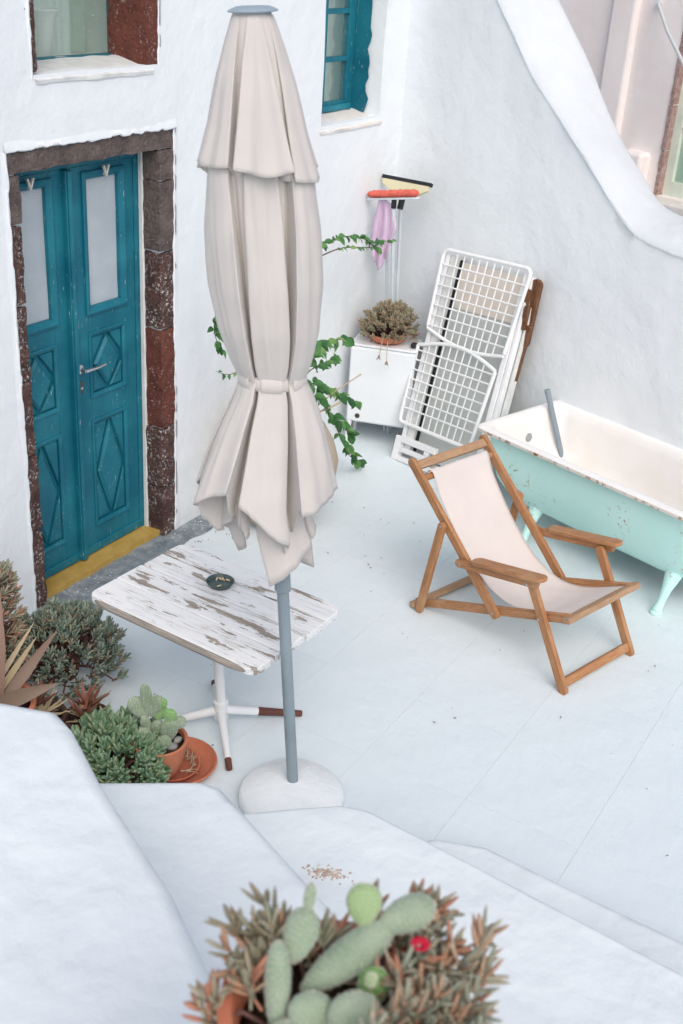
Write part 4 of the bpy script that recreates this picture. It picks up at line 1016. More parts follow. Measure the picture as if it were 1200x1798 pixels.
pp = MB(); pp.tube([(6.10, 1.985, 0.255), (6.078, 2.06, 0.48), (6.052, 2.138, 0.71)], 0.0165, 18)
pp.tube([(6.054, 2.132, 0.69), (6.0518, 2.1386, 0.712)], 0.0175, 18)
tag(pp.build('pipe', 'grey_pipe', None, smooth=True, angle=50, origin=(6.10, 1.985, 0.255)), 'grey plastic pipe leaning upright inside the bathtub', 'pipe')

# ------------------------------------------------------------------ folded wire loungers leaning on the stair wall
LB = Vector((6.05, 3.10, 0)); LA = Vector((-0.286, -0.957, 0.0)).normalized(); LW = Vector((0.274, -0.029, 0.961)).normalized(); LA = (LA - LW * LA.dot(LW)).normalized(); LN = LA.cross(LW)  # LN points to the court
def lp(s_, h_, d_=0.0): return LB + LA * s_ + LW * h_ + LN * d_
lounger = thing('wire_lounger', 'folded white wire grid sun lounger leaning with a slotted foot', 'sun lounger', tuple(lp(.33, 0)))
def lt(name, pts, r_, par=None, mat='white_plastic', n=8):
    pts = [Vector(p) for p in pts]; z = min((p.z for p in pts)); m = MB(); m.tube(pts, r_, n); return m.build(name, mat, par or lounger, smooth=True, angle=50)
def cround(pts, r_=0.05, n=6):
    out = [Vector(pts[0])]
    for a_, b_, c_ in zip(pts[:-2], pts[1:-1], pts[2:]):
        a_, b_, c_ = Vector(a_), Vector(b_), Vector(c_); p = b_ + (a_ - b_).normalized() * r_; q_ = b_ + (c_ - b_).normalized() * r_
        for k in range(n + 1):
            t = k / n; out.append(p * (1 - t) ** 2 + b_ * 2 * t * (1 - t) + q_ * t * t)
    return out + [Vector(pts[-1])]
def catm(pts, n=8):
    pts = [Vector(p) for p in pts]; out = []
    for i in range(len(pts) - 1):
        p0, p1, p2, p3 = [pts[min(max(i + k, 0), len(pts) - 1)] for k in (-1, 0, 1, 2)]
        for k in range(n):
            t = k / n; out.append(0.5 * ((2 * p1) + (p2 - p0) * t + (2 * p0 - 5 * p1 + 4 * p2 - p3) * t * t + (3 * p1 - p0 - 3 * p2 + p3) * t ** 3))
    return out + [pts[-1]]
# front layer: upper and lower panel
def upc(s_): return 0.869 - 0.050 * math.sin(math.pi * min(1, max(0, s_ / .66))) - 0.04 * s_ / .66
def loc_(s_): return 0.745 + 0.068 * math.sin(math.pi * min(1, max(0, (s_ + .01) / .64))) - .02 * s_ / .62
lt('panel_frame', cround([lp(.02, .875), lp(.004, 1.352), lp(.69, 1.352), lp(.648, .84)], .05), 0.0125)
lt('curved_bar', [lp(.02 + .628 * k / 20, upc(.02 + .628 * k / 20)) for k in range(21)], 0.0115)
lt('panel_frame', cround([lp(-.018, .745), lp(-.020, .248), lp(.575, .235), lp(.618, .725)], .03), 0.0125)
lt('curved_bar', [lp(-.018 + .636 * k / 20, loc_(-.018 + .636 * k / 20)) for k in range(21)], 0.0125)
for k in range(9):
    s0 = .118 + .0595 * k
    lt('wire', [lp(s0 * .93 + .012, upc(s0)), lp(s0, 1.345)], 0.0048, n=6)
    t = k / 8; s1_ = .075 + .0565 * k
    lt('wire', [lp(s1_ * .93 + .0, .245), lp(s1_, loc_(s1_))], 0.0048, n=6)
for k in range(7):
    h_ = .875 + .0625 * k + .0
    xr = .648 + (.69 - .648) * (h_ - .84) / .51; x0 = .018 - .014 * (h_ - .87) / .48
    lt('wire', [lp(x0, h_ + .012, .004), lp(xr, h_ + .004, .004)], 0.0052, n=6)
for k in range(7):
    h_ = .335 + .0620 * k
    lt('wire', [lp(-.018, h_ + .008, .004), lp(.575 + .043 * (h_ - .235) / .49, h_ + .0, .004)], 0.0052, n=6)
# back layer: moulded legs and the slotted foot
def lbox(m, s0, s1, h0, h1, d0, d1):
    m.add([lp(a_, c_, b_) for c_ in (h0, h1) for a_, b_ in ((s0, d0), (s1, d0), (s1, d1), (s0, d1))], [(3, 2, 1, 0), (4, 5, 6, 7), (0, 1, 5, 4), (1, 2, 6, 5), (2, 3, 7, 6), (3, 0, 4, 7)]); return m
lbox(MB(), .012, .045, .03, 1.33, -.045, -.015).build('side_rail', 'white_plastic', lounger, bevel=.005)
lbox(MB(), .050, .105, .06, 1.33, -.052, -.020).build('side_rail', 'old_white_wood', lounger, bevel=.005)
lbox(MB(), .625, .665, .10, 1.33, -.046, -.016).build('side_rail', 'white_plastic', lounger, bevel=.006)
lbox(MB(), .668, .695, .10, 1.31, -.056, -.020).build('side_rail', 'white_plastic', lounger, bevel=.006)
ft = MB()
for (s0, s1, h0, h1) in ((-.015, .035, -.012, .145), (.035, .33, -.012, .022), (.035, .33, .048, .080), (.035, .33, .108, .150), (.20, .235, .022, .048), (.24, .275, .080, .108)): lbox(ft, s0, s1, h0 + .012, h1 + .012, -.03, .006)
ft.build('slotted_foot', 'white_plastic', lounger, bevel=.006)
# second lounger frame with a board, stacked behind
l2 = thing('white_frame_panel', 'white wooden frame with a beige and grey board behind the wire lounger', 'panel', tuple(lp(.4, 0, -.07)))
for nm, a_, mt in (('frame_side', (.100, .122, .05, 1.31, -.080, -.056), 'black_rubber'), ('frame_side', (.698, .714, .02, 1.27, -.082, -.056), 'old_white_wood'), ('frame_side', (.700, .716, .02, .70, -.105, -.084), 'old_white_wood'), ('board', (.122, .700, 1.02, 1.30, -.070, -.060), 'beige_board'), ('board', (.122, .700, .06, 1.018, -.070, -.062), 'grey_board'), ('frame_foot', (.06, .42, .01, .05, -.12, -.05), 'old_white_wood')):
    o_ = lbox(MB(), *a_).build(nm, mt, l2, bevel=.003)
    if mt == 'black_rubber': o_['label'] = 'black edge strip of the board'
wd = thing('folded_wooden_chair', 'folded brown wooden chair leaning on the stair wall behind the white lounger', 'chair', tuple(rwp(1.12, -.05, 0)))
def wp(s_, z, off=-.05): return rwp(s_, off - 0.10 * max(0, 1 - z / 1.3), z)
def wslat(nm, a_, b_, w_, t_, rnd=True):
    m = MB(); m.slat(wp(*a_), wp(*b_), w_, t_, N, rnd); m.build(nm, 'brown_wood', wd, bevel=.004)
wslat('back_slat', (1.285, 1.25), (1.268, .90), .075, .028); wslat('leg', (1.300, 1.0, -.075), (1.195, .02, -.075), .040, .03); wslat('leg', (1.262, 1.22, -.085), (1.235, .80, -.085), .035, .022, False)
wslat('leg', (1.265, 1.05, -.045), (1.15, .02, -.045), .036, .022); wslat('bracket', (1.285, 1.12, -.10), (1.28, 1.00, -.10), .035, .025)

# ------------------------------------------------------------------ white metal cabinet
CO = Vector((6.085, 3.485, 0)); cf = Vector((0.30, -0.954, 0)).normalized(); cd = Vector((0.954, 0.30, 0)).normalized()
def cbp(a_, b_, z): return CO + cf * a_ + cd * b_ + Vector((0, 0, z))
cab = thing('cabinet', 'white enamelled metal cabinet on splayed legs in the corner', 'cabinet', tuple(cbp(.21, .13, 0)))
def cbox(m, a0, a1, b0, b1, z0_, z1_):
    m.add([cbp(a_, b_, c_) for c_ in (z0_, z1_) for a_, b_ in ((a0, b0), (a1, b0), (a1, b1), (a0, b1))], [(3, 2, 1, 0), (4, 5, 6, 7), (0, 1, 5, 4), (1, 2, 6, 5), (2, 3, 7, 6), (3, 0, 4, 7)]); return m
cbox(MB(), 0, .42, 0, .25, .155, .664).build('body', 'cabinet_enamel', cab, bevel=.006)
cbox(MB(), -.004, .424, -.004, .254, .666, .685).build('top', 'cabinet_enamel', cab, bevel=.008)
fr_ = MB(); cbox(fr_, .008, .412, -.006, .0, .165, .655); fr_.build('front_panel', 'cabinet_enamel', cab, bevel=.004)
kn = MB(); kn.lathe([(0.016, 0), (0.016, .004), (0.009, .006), (0.008, .004), (0, .003)], cbp(.075, -.006, .20), 16, -cd); kn.build('drain_ring', 'dark_iron', cab, smooth=True, angle=40)
for a_, b_, da, db in ((.02, .02, -.012, -.015), (.40, .02, .012, -.015), (.02, .23, -.01, .005), (.40, .23, .012, .01)):
    m = MB(); m.tube([cbp(a_, b_, .17), cbp(a_ + da, b_ + db, .0)], [.020, .011], 10); m.build('leg', 'white_plastic', cab, smooth=True, angle=50)

# ------------------------------------------------------------------ mop, squeegee, broom stick, cloth
sq = thing('squeegee', 'cream floor squeegee with black rubber blade standing head up in the corner', 'squeegee', (6.50, 3.36, 0))
A_ = Vector((6.47, 3.545, 1.640)); B_ = Vector((6.46, 3.222, 1.640))
A_ = Vector((6.462, 3.548, 1.648)); B_ = Vector((6.44, 3.21, 1.648))
dirq = (B_ - A_).normalized(); nk = Vector((6.416, 3.378, 1.560))
upv = ((A_ + B_) / 2 - nk).normalized(); fac = dirq.cross(upv).normalized()
m = MB(); mid_ = (A_ + B_) / 2
pts = [A_ + upv * .004, A_ - upv * .028, nk - dirq * .045 - upv * .0, nk + dirq * .045, B_ - upv * .028, B_ + upv * .004]
n_ = len(pts); vs_ = [p + fac * .012 for p in pts] + [p - fac * .012 for p in pts]
m.add(vs_, [list(range(n_)), list(range(n_, 2 * n_))[::-1]] + [(i, (i + 1) % n_, n_ + (i + 1) % n_, n_ + i) for i in range(n_)]); m.build('head', 'cream_plastic', sq, bevel=.004)
m = MB(); m.slat(A_ + upv * .012 - dirq * .006, B_ + upv * .012 + dirq * .012, .022, .030, fac, False); m.build('rubber_blade', 'black_rubber', sq, bevel=.002)
m = MB(); m.tube([nk + upv * .012, nk - upv * .07], .019, 14); m.build('socket', 'black_rubber', sq, smooth=True, angle=50)
m = MB(); m.tube([nk - upv * .05, Vector((6.42, 3.36, .95)), Vector((6.43, 3.33, .0))], .0115, 12); m.build('handle', 'steel_tube', sq, smooth=True, angle=50)
br = thing('broom', 'coral bristled broom standing head up beside the squeegee', 'broom', (6.40, 3.39, 0))
bc0 = Vector((6.30, 3.555, 1.565)); bc1 = Vector((6.275, 3.20, 1.63)); bd_ = (bc1 - bc0).normalized(); bup = Vector((0.02, 0, 1)); bup = (bup - bd_ * bup.dot(bd_)).normalized(); bfa = bd_.cross(bup)
m = MB(); n_ = 40; vs_ = []
for i in range(n_ + 1):
    t = i / n_; e_ = min(1, min(t, 1 - t) * 14) ** .5; c = bc0 + (bc1 - bc0) * t + bup * .006
    for k in range(14):
        an = 2 * math.pi * k / 14; q_ = c + bfa * math.cos(an) * .030 * (0.5 + .5 * e_) + bup * math.sin(an) * .022 * (.4 + .6 * e_)
        vs_.append(q_ + (bfa * noise.noise(q_ * 90) + bup * noise.noise(q_ * 80)) * .006)
m.add(vs_, [(i * 14 + k, i * 14 + (k + 1) % 14, (i + 1) * 14 + (k + 1) % 14, (i + 1) * 14 + k) for i in range(n_) for k in range(14)] + [list(range(14)), list(range(n_ * 14, n_ * 14 + 14))]); m.build('bristles', 'coral_bristle', br, smooth=True, angle=180)
m = MB(); m.slat(bc0 + bd_ * .01 - bup * .022, bc1 - bd_ * .012 - bup * .022, .044, .012, bup); m.build('head', 'steel_tube', br, bevel=.002)
nk2 = bc0 + (bc1 - bc0) * .52 - bup * .026
m = MB(); m.tube([nk2, nk2 - Vector((0, 0, .055))], .016, 14); m.build('socket', 'black_rubber', br, smooth=True, angle=50)
m = MB(); m.tube([nk2 - Vector((0, 0, .05)), Vector((6.34, 3.352, .95)), Vector((6.395, 3.33, .0))], .0115, 12); m.build('handle', 'steel_tube', br, smooth=True, angle=50)
m = MB(); m.tube([Vector((6.38, 3.47, 1.53)), Vector((6.40, 3.44, 1.13)), Vector((6.40, 3.36, .0))], .0105, 12)
tag(m.build('mop_stick', 'steel_tube', None, smooth=True, angle=50, origin=(6.40, 3.36, 0)), 'thin pale metal stick standing behind the lilac cloth', 'stick')
# lilac cloth hung over the stick top
m = MB(); nu, nv = 26, 30; vs_ = []
ctop = Vector((6.335, 3.445, 1.555))
for j in range(nv + 1):
    v_ = j / nv
    for i in range(nu + 1):
        u_ = i / nu * 2 - 1
        wdt_ = .045 + .040 * min(1, v_ * 2.2) - .05 * max(0, v_ - .60)
        L_ = .44 * (1 - .30 * abs(u_ + .1) ** 1.3)
        z = -L_ * v_ - .02 * u_ * (1 - v_)
        side = dirq * (u_ * wdt_ + .01 * math.sin(v_ * 5)); dep_ = -0.035 - 0.018 * math.sin(u_ * 7.5 + 1.2) * min(1, v_ * 2.5) - .012 * noise.noise(Vector((u_ * 2, v_ * 3, 1)))
        vs_.append(ctop + side + Vector((dep_ * .9, dep_ * .35, z)))
m.add(vs_, [(j * (nu + 1) + i, j * (nu + 1) + i + 1, (j + 1) * (nu + 1) + i + 1, (j + 1) * (nu + 1) + i) for j in range(nv) for i in range(nu)])
cl = m.build('cleaning_cloth', 'lilac_cloth', None, smooth=True, angle=180, fixn=False, origin=ctop); sol = cl.modifiers.new('thick', 'SOLIDIFY'); sol.thickness = .004
tag(cl, 'crumpled lilac cloth hanging below the coral broom head', 'cloth')

# ------------------------------------------------------------------ plants
def frame_of(d_):
    d_ = Vector(d_).normalized(); x = d_.cross(Vector((0, 0, 1)))
    if x.length < .05: x = Vector((1, 0, 0))
    x.normalize(); return d_, x, x.cross(d_)
def fat_leaf(m, base, d_, L, w_, bend=0.0, n=5, seg=4, bendv=Vector((0, 0, 1))):
    """spindle shaped succulent leaf"""
    d_, x, y = frame_of(d_); vs = []; base = Vector(base)
    prof = [(0, .45), (.25, .9), (.6, 1.0), (.87, .62)]
    for t, r_ in prof:
        c = base + d_ * (L * t) + bendv * bend * L * t * t
        for k in range(n):
            an = 2 * math.pi * k / n; vs.append(c + (x * math.cos(an) + y * math.sin(an) * .75) * w_ * r_)
    vs.append(base + d_ * L + bendv * bend * L)
    fs = [(i * n + k, i * n + (k + 1) % n, (i + 1) * n + (k + 1) % n, (i + 1) * n + k) for i in range(len(prof) - 1) for k in range(n)]
    fs += [((len(prof) - 1) * n + k, (len(prof) - 1) * n + (k + 1) % n, len(prof) * n) for k in range(n)]
    m.add(vs, fs)
def sprig(ml, ms, base, d_, L, leafL, leafW, rnd, pairs=4, stem=0.003, spread=0.9):
    d_, x, y = frame_of(d_); base = Vector(base)
    tip = base + d_ * L + Vector((0, 0, L * .12)); ms.tube([base, base + d_ * L * .5, tip], [stem, stem * .8, stem * .5], 5, False)
    a0 = rnd.random() * 6
    for p in range(pairs):
        t = .35 + .65 * (p + 1) / pairs; c = base + (tip - base) * t
        k_ = 2 if p < pairs - 1 else 3
        for q_ in range(k_):
            an = a0 + p * 1.57 + q_ * 2 * math.pi / k_ + rnd.uniform(-.3, .3); sp = spread * (1.15 - .55 * t) * rnd.uniform(.7, 1.2)
            dl = (d_ + (x * math.cos(an) + y * math.sin(an)) * sp).normalized()
            fat_leaf(ml, c, dl, leafL * rnd.uniform(.7, 1.15), leafW * rnd.uniform(.8, 1.15), rnd.uniform(-.05, .22))
def mound(root, c, rx, ry, h_, nsp, leafL, leafW, mat, seed, clip=None, L=(.05, .10), pairs=4, twig='twig', stemr=.003, low=.0, flowers=(), fol='foliage'):
    rnd = random.Random(seed); ml, ms = MB(), MB(); c = Vector(c); tips = []
    for k in range(nsp):
        for tr in range(20):
            an = rnd.random() * 2 * math.pi; el = math.asin(rnd.uniform(low, 1)); q_ = Vector((math.cos(an) * math.cos(el), math.sin(an) * math.cos(el), math.sin(el)))
            p = c + Vector((q_.x * rx, q_.y * ry, q_.z * h_)) * rnd.uniform(.72, 1.05)
            p += Vector((noise.noise(p * 9), noise.noise(p * 9 + Vector((5, 0, 0))), noise.noise(p * 8))) * .03
            if clip is None or clip(p): break
        d_ = (q_ + Vector((rnd.uniform(-.5, .5), rnd.uniform(-.5, .5), rnd.uniform(.1, .9)))).normalized(); LL = rnd.uniform(*L)
        sprig(ml, ms, p - d_ * LL * .8, d_, LL, leafL, leafW, rnd, pairs, stemr); tips.append(p + d_ * LL * .3)
        if k % 4 == 0: ms.tube([c + Vector((q_.x * rx * .2, q_.y * ry * .2, .01)), c + (p - c) * .6 + Vector((0, 0, .02)), p - d_ * LL * .8], stemr * 1.2, 5, False)
    o = ml.build(fol, mat, root, smooth=True, angle=180, fixn=False); tag(o, kind='stuff'); s_ = ms.build('stems', twig, root, smooth=True, angle=180, fixn=False); tag(s_, kind='stuff')
    for (fm, cnt, fr_) in flowers:
        for k in range(cnt):
            t = rnd.choice(tips); m = MB()
            for a_ in range(9):
                an = a_ * .698; fat_leaf(m, t + Vector((0, 0, .01)), (math.cos(an), math.sin(an), .5), fr_, fr_ * .22, 0, 4)
            m.build('flower', fm, root, smooth=True, angle=180, fixn=False)
    return o
def pot(root, c, prof, name='pot', mat='terracotta', soil=None, axis=None):
    m = MB(); m.lathe(prof, c, 40, axis, 0.006); o = m.build(name, mat, root, smooth=True, angle=45)
    if soil:
        m = MB(); r_, z = soil; n_ = 7; vs = []; 
        m.lathe([(r_, z - .004), (r_ * .7, z + .004), (r_ * .35, z + .008), (0, z + .006)], c, 24, axis, .1); m.build('soil', 'soil', root, smooth=True, angle=180)
    return o
def pot_prof(r0, r1, h_, t=.012, rim=.02, rw_=.008):
    return [(r0, 0), (r0 + (r1 - r0) * .75, h_ - rim), (r1 + rw_ - .002, h_ - rim), (r1 + rw_, h_ - .003), (r1 + rw_ - .004, h_), (r1 - t + .003, h_), (r1 - t, h_ - .004), (r0 - t * .3, h_ * .3), (0, h_ * .28)]

# bowl of ice plant on the cabinet
bc = cbp(.205, .125, .686)
bp = thing('potted_ice_plant', 'shallow terracotta bowl of dusky ice plant on the white cabinet', 'potted plant', tuple(bc))
pot(bp, bc, [(.085, 0), (.105, .018), (.118, .02), (.122, .034), (.128, .036), (.132, .055), (.126, .058), (.115, .05), (.09, .02), (0, .02)], 'bowl', 'terracotta', (.116, .046))
mound(bp, bc + Vector((0, 0, .05)), .185, .185, .165, 230, .030, .0055, 'ice_plant_dry', 31, L=(.03, .07), low=.05, flowers=(('petal_red', 3, .010),))
m = MB(); ms = MB(); rnd = random.Random(4)
for k in range(7):
    an = rnd.uniform(3.2, 5.2) if k < 5 else rnd.uniform(5.2, 5.8); o_ = bc + Vector((math.cos(an) * .12, math.sin(an) * .12, .06)); e_ = bc + Vector((math.cos(an) * .20, math.sin(an) * .20, rnd.uniform(-.06, .02)))
    ms.tube([o_, (o_ + e_) / 2 + Vector((0, 0, .02)), e_], .003, 5, False); sprig(m, ms, e_, (math.cos(an) * .4, math.sin(an) * .4, -.5), .03, .026, .005, rnd, 3)
tag(m.build('trailing_foliage', 'ice_plant_red', bp, smooth=True, angle=180, fixn=False), kind='stuff'); tag(ms.build('trailing_stems', 'twig_pale', bp, smooth=True, angle=180, fixn=False), kind='stuff')
m = MB(); m.blob(cbp(.395, .06, .703), (.030, .022, .018), lump=.3)
tag(m.build('pebble', 'black_rubber', None, smooth=True, angle=180, origin=cbp(.395, .06, .686)), 'black pebble lying on the cabinet beside the bowl', 'pebble')

# big clay jar with climbing bougainvillea
jc = Vector((4.86, 3.19, 0)); jar = thing('clay_jar', 'big bulging clay jar by the house wall behind the parasol', 'jar', tuple(jc))
m = MB(); m.lathe([(.13, 0), (.15, .01), (.24, .12), (.315, .30), (.325, .40), (.30, .50), (.25, .59), (.20, .64), (.205, .665), (.212, .68), (.205, .69), (.19, .685), (.18, .65), (.2, .58), (0, .57)], jc, 48, None, .02); m.build('body', 'jar_clay', jar, smooth=True, angle=180)
m = MB(); m.lathe([(.185, .62), (.1, .635), (0, .635)], jc, 24, None, .1); m.build('soil', 'soil', jar, smooth=True, angle=180)
vine = thing('bougainvillea', 'leafy green climbing shrub with arching branches growing from the clay jar', 'shrub', (4.86, 3.19, .66))
lm_ = None
def vine_leaf_mesh():
    m = MB(); nU = 7; vs = []
    for i in range(nU + 1):
        t = i / nU; w_ = .31 * math.sin(math.pi * t ** .8) ** .9 * (1 - .15 * t) if 0 < t < 1 else 0.0
        z = .10 * math.sin(math.pi * t) - .22 * t * t
        for k in (-1, -.5, 0, .5, 1): vs.append((t, k * w_, z + abs(k) * w_ * .35 + (.0 if k else -.01)))
    m.add(vs, [(i * 5 + k, i * 5 + k + 1, (i + 1) * 5 + k + 1, (i + 1) * 5 + k) for i in range(nU) for k in range(4)])
    return m
vr = random.Random(12)
def branch(pts, leaves, size, r_=.006, t0=.25, red=False, clear=None):
    global lm_
    cpts = catm(pts, 8); m = MB(); n = len(cpts); m.tube(cpts, [r_ * (1 - .7 * i / n) for i in range(n)], 6); bo = m.build('branch', 'twig', vine, smooth=True, angle=180)
    for k in range(leaves):
        t = t0 + (1 - t0) * (k + vr.random() * .8) / leaves; i = min(n - 2, int(t * (n - 1))); c = cpts[i] + (cpts[i + 1] - cpts[i]) * vr.random()
        ta = (cpts[i + 1] - cpts[i]).normalized()
        sd = vr.choice((-1, 1)); lat = Vector((vr.uniform(-.3, .3), vr.uniform(-1.0, .25), vr.uniform(-.9, .45)))
        d_ = (ta * vr.uniform(.2, .8) + lat * .9).normalized(); zup = Vector((vr.uniform(-.7, .1), vr.uniform(-.9, -.1), vr.uniform(.3, 1)))
        y_ = zup.cross(d_).normalized(); z_ = d_.cross(y_)
        if lm_ is None:
            o = vine_leaf_mesh().build('leaf', 'vine_leaf', bo, smooth=True, angle=180, fixn=False); lm_ = o.data
            for v in lm_.vertices: v.co += ORG[bo.name]
        else: o = bpy.data.objects.new('leaf', lm_); col.objects.link(o); o.parent = bo
        s_ = size * vr.uniform(.65, 1.15)
        p = c - ORG[bo.name]
        if c.y > 3.52: continue
        o.matrix_local = Matrix(((d_.x * s_, y_.x * s_, z_.x * s_, p.x), (d_.y * s_, y_.y * s_, z_.y * s_, p.y), (d_.z * s_, y_.z * s_, z_.z * s_, p.z), (0, 0, 0, 1)))
    return bo
jt = (4.88, 3.19, .66)
branch([jt, (4.98, 3.25, 1.05), (5.2, 3.30, 1.40), (5.5, 3.30, 1.475), (5.8, 3.30, 1.43), (5.99, 3.30, 1.33)], 60, .055, .007, .25)
branch([(5.30, 3.30, 1.40), (5.55, 3.28, 1.42), (5.9, 3.29, 1.36), (6.02, 3.29, 1.37), (6.16, 3.29, 1.35)], 24, .040, .004, .2)
branch([(4.92, 3.2, .70), (5.02, 3.2, .86), (5.15, 3.2, .93), (5.32, 3.2, .94), (5.53, 3.2, .915)], 28, .085, .006, .12)
branch([(5.02, 3.2, .80), (5.16, 3.18, .84), (5.28, 3.18, .83), (5.37, 3.18, .85)], 14, .075, .004, .3)
branch([(4.95, 3.2, .70), (5.15, 3.2, .74), (5.30, 3.2, .68), (5.50, 3.2, .57), (5.69, 3.2, .47)], 26, .085, .005, .12)
branch([(5.02, 3.18, .72), (5.22, 3.18, .64), (5.36, 3.18, .50), (5.50, 3.18, .38), (5.62, 3.18, .29)], 30, .080, .005, .15)
branch([(5.38, 3.18, .48), (5.50, 3.17, .30), (5.60, 3.17, .16), (5.76, 3.17, .06)], 20, .080, .004, .25)
branch([jt, (4.74, 3.24, 1.05), (4.55, 3.28, 1.32), (4.42, 3.29, 1.32), (4.385, 3.29, 1.22), (4.44, 3.29, 1.10)], 44, .055, .005, .25)
branch([jt, (4.6, 3.22, .95), (4.45, 3.25, .98), (4.36, 3.26, 1.02)], 4, .04, .003, .5)
m = MB(); m.tube([(5.18, 3.17, .60), (5.4, 3.17, .64), (5.68, 3.17, .66)], .004, 6); m.build('dry_twig', 'twig_pale', vine, smooth=True)
m = MB(); m.tube([(5.2, 3.17, .56), (5.44, 3.16, .555)], .006, 6); m.build('dry_twig', 'twig_pale', vine, smooth=True)

# ---- bed of succulents left of the door
def aloe(root, c, n, L, w_, mat, seed, tilt=(.3, 1.0), name='leaf', curl=.15):
    rnd = random.Random(seed); c = Vector(c)
    for k in range(n):
        an = k * 2.399 + rnd.uniform(-.2, .2); t = k / n; el = tilt[1] + (tilt[0] - tilt[1]) * t + rnd.uniform(-.1, .1)
        d_ = Vector((math.cos(an) * math.cos(el), math.sin(an) * math.cos(el), math.sin(el))); LL = L * rnd.uniform(.75, 1.1); nS = 7; x = d_.cross(Vector((0, 0, 1))).normalized(); up_ = x.cross(d_)
        vs = []; ws = w_ * rnd.uniform(.8, 1.15)
        for i in range(nS + 1):
            u_ = i / nS; ww = ws * (1 - u_) ** .75 * (1 if u_ > .0 else .8) + .0004; cen = c + d_ * LL * u_ + up_ * (curl * LL * u_ * u_ * rnd.uniform(.7, 1.1))
            vs += [cen - x * ww + up_ * ww * .45, cen - up_ * ww * .35, cen + x * ww + up_ * ww * .45, cen + up_ * ww * .05]
        m = MB(); m.add(vs, [(i * 4 + k_, i * 4 + (k_ + 1) % 4, (i + 1) * 4 + (k_ + 1) % 4, (i + 1) * 4 + k_) for i in range(nS) for k_ in range(4)]); m.build(name, mat, root, smooth=True, angle=70)
sh = thing('ice_plant_bush', 'grey green ice plant bush spilling from a pot by the door stones', 'shrub', (3.05, 3.12, 0))
pot(sh, (3.05, 3.14, 0), pot_prof(.10, .14, .17), 'pot', 'clay_dark', (.13, .155))
mound(sh, (3.03, 3.09, .07), .27, .27, .24, 360, .036, .0060, 'ice_plant_dusky', 41, clip=lambda p: p.y < 3.53, L=(.04, .09), flowers=(('petal_yellow', 4, .008), ('petal_pink', 1, .008)))
sh2 = thing('ice_plant', 'tall ice plant with rosy tips against the wall behind the agave', 'shrub', (2.72, 3.20, 0))
pot(sh2, (2.70, 3.22, 0), pot_prof(.10, .13, .34), 'pot', 'clay_dark', (.12, .32))
mound(sh2, (2.72, 3.20, .34), .15, .17, .36, 150, .045, .006, 'ice_plant_red', 43, clip=lambda p: p.y < 3.53, L=(.05, .12), low=-.3)
ag = thing('potted_agave', 'reddish agave with long pointed leaves in an orange terracotta pot', 'potted plant', (2.40, 2.82, 0))
pot(ag, (2.40, 2.82, 0), pot_prof(.11, .16, .36), 'pot', 'terracotta', (.15, .34))
def big_leaf(base, tip, w_, bow, mat='agave_leaf', name='leaf'):
    base, tip = Vector(base), Vector(tip); d_ = tip - base; x = d_.cross(Vector((0, 0, 1))).normalized(); view = Vector((-.6, -.6, .5)); x = d_.cross(view).normalized(); up_ = x.cross(d_).normalized(); vs = []; nS = 12
    for i in range(nS + 1):
        u_ = i / nS; ww = w_ * (math.sin(math.pi * min(1, .28 + u_ * .5)) if u_ < .44 else (1 - (u_ - .44) / .56) ** .8) + .0006; c = base + d_ * u_ + up_ * bow * math.sin(math.pi * u_)
        vs += [c - x * ww + up_ * ww * .35, c - up_ * ww * .22, c + x * ww + up_ * ww * .35, c + up_ * ww * .02]
    m = MB(); m.add(vs, [(i * 4 + k, i * 4 + (k + 1) % 4, (i + 1) * 4 + (k + 1) % 4, (i + 1) * 4 + k) for i in range(nS) for k in range(4)]); m.build(name, mat, ag, smooth=True, angle=70)
big_leaf((2.41, 2.80, .36), (2.60, 2.95, .78), .034, .02)
big_leaf((2.42, 2.78, .36), (2.66, 2.72, .58), .022, -.03)
big_leaf((2.38, 2.80, .36), (2.56, 2.62, .44), .030, .02); big_leaf((2.38, 2.86, .36), (2.30, 3.05, .78), .034, .02); big_leaf((2.36, 2.80, .36), (2.15, 2.72, .66), .034, .02)
big_leaf((2.40, 2.84, .36), (2.72, 2.90, .52), .010, .03, 'dry_leaf', 'dry_leaf'); big_leaf((2.42, 2.82, .36), (2.67, 2.84, .50), .012, .02, 'dry_leaf', 'dry_leaf'); big_leaf((2.42, 2.80, .36), (2.60, 2.80, .40), .012, .03, 'dry_leaf', 'dry_leaf')
al1 = thing('aloe', 'red aloe rosette over dry curled leaves beside the agave pot', 'aloe', (2.70, 2.88, 0))
pot(al1, (2.68, 2.86, 0), pot_prof(.08, .10, .12), 'pot', 'clay_dark', (.095, .11))
aloe(al1, (2.67, 2.86, .17), 11, .12, .019, 'aloe_red', 3, (.5, 1.25))
aloe(al1, (2.67, 2.84, .13), 15, .14, .012, 'dry_leaf', 6, (-.1, .4), 'dry_leaf', .35)
al2 = thing('aloe', 'pink tinged aloe clump between the ice plant bush and the green succulent', 'aloe', (2.80, 2.72, 0))
pot(al2, (2.80, 2.72, 0), pot_prof(.07, .09, .10), 'pot', 'clay_dark', (.085, .09))
aloe(al2, (2.81, 2.73, .13), 14, .13, .016, 'aloe_red', 9, (.25, 1.2))
aloe(al2, (2.76, 2.70, .12), 9, .12, .014, 'aloe_red', 12, (.3, 1.1))
aloe(al2, (2.79, 2.70, .10), 12, .12, .010, 'dry_leaf', 15, (-.1, .4), 'dry_leaf', .3)
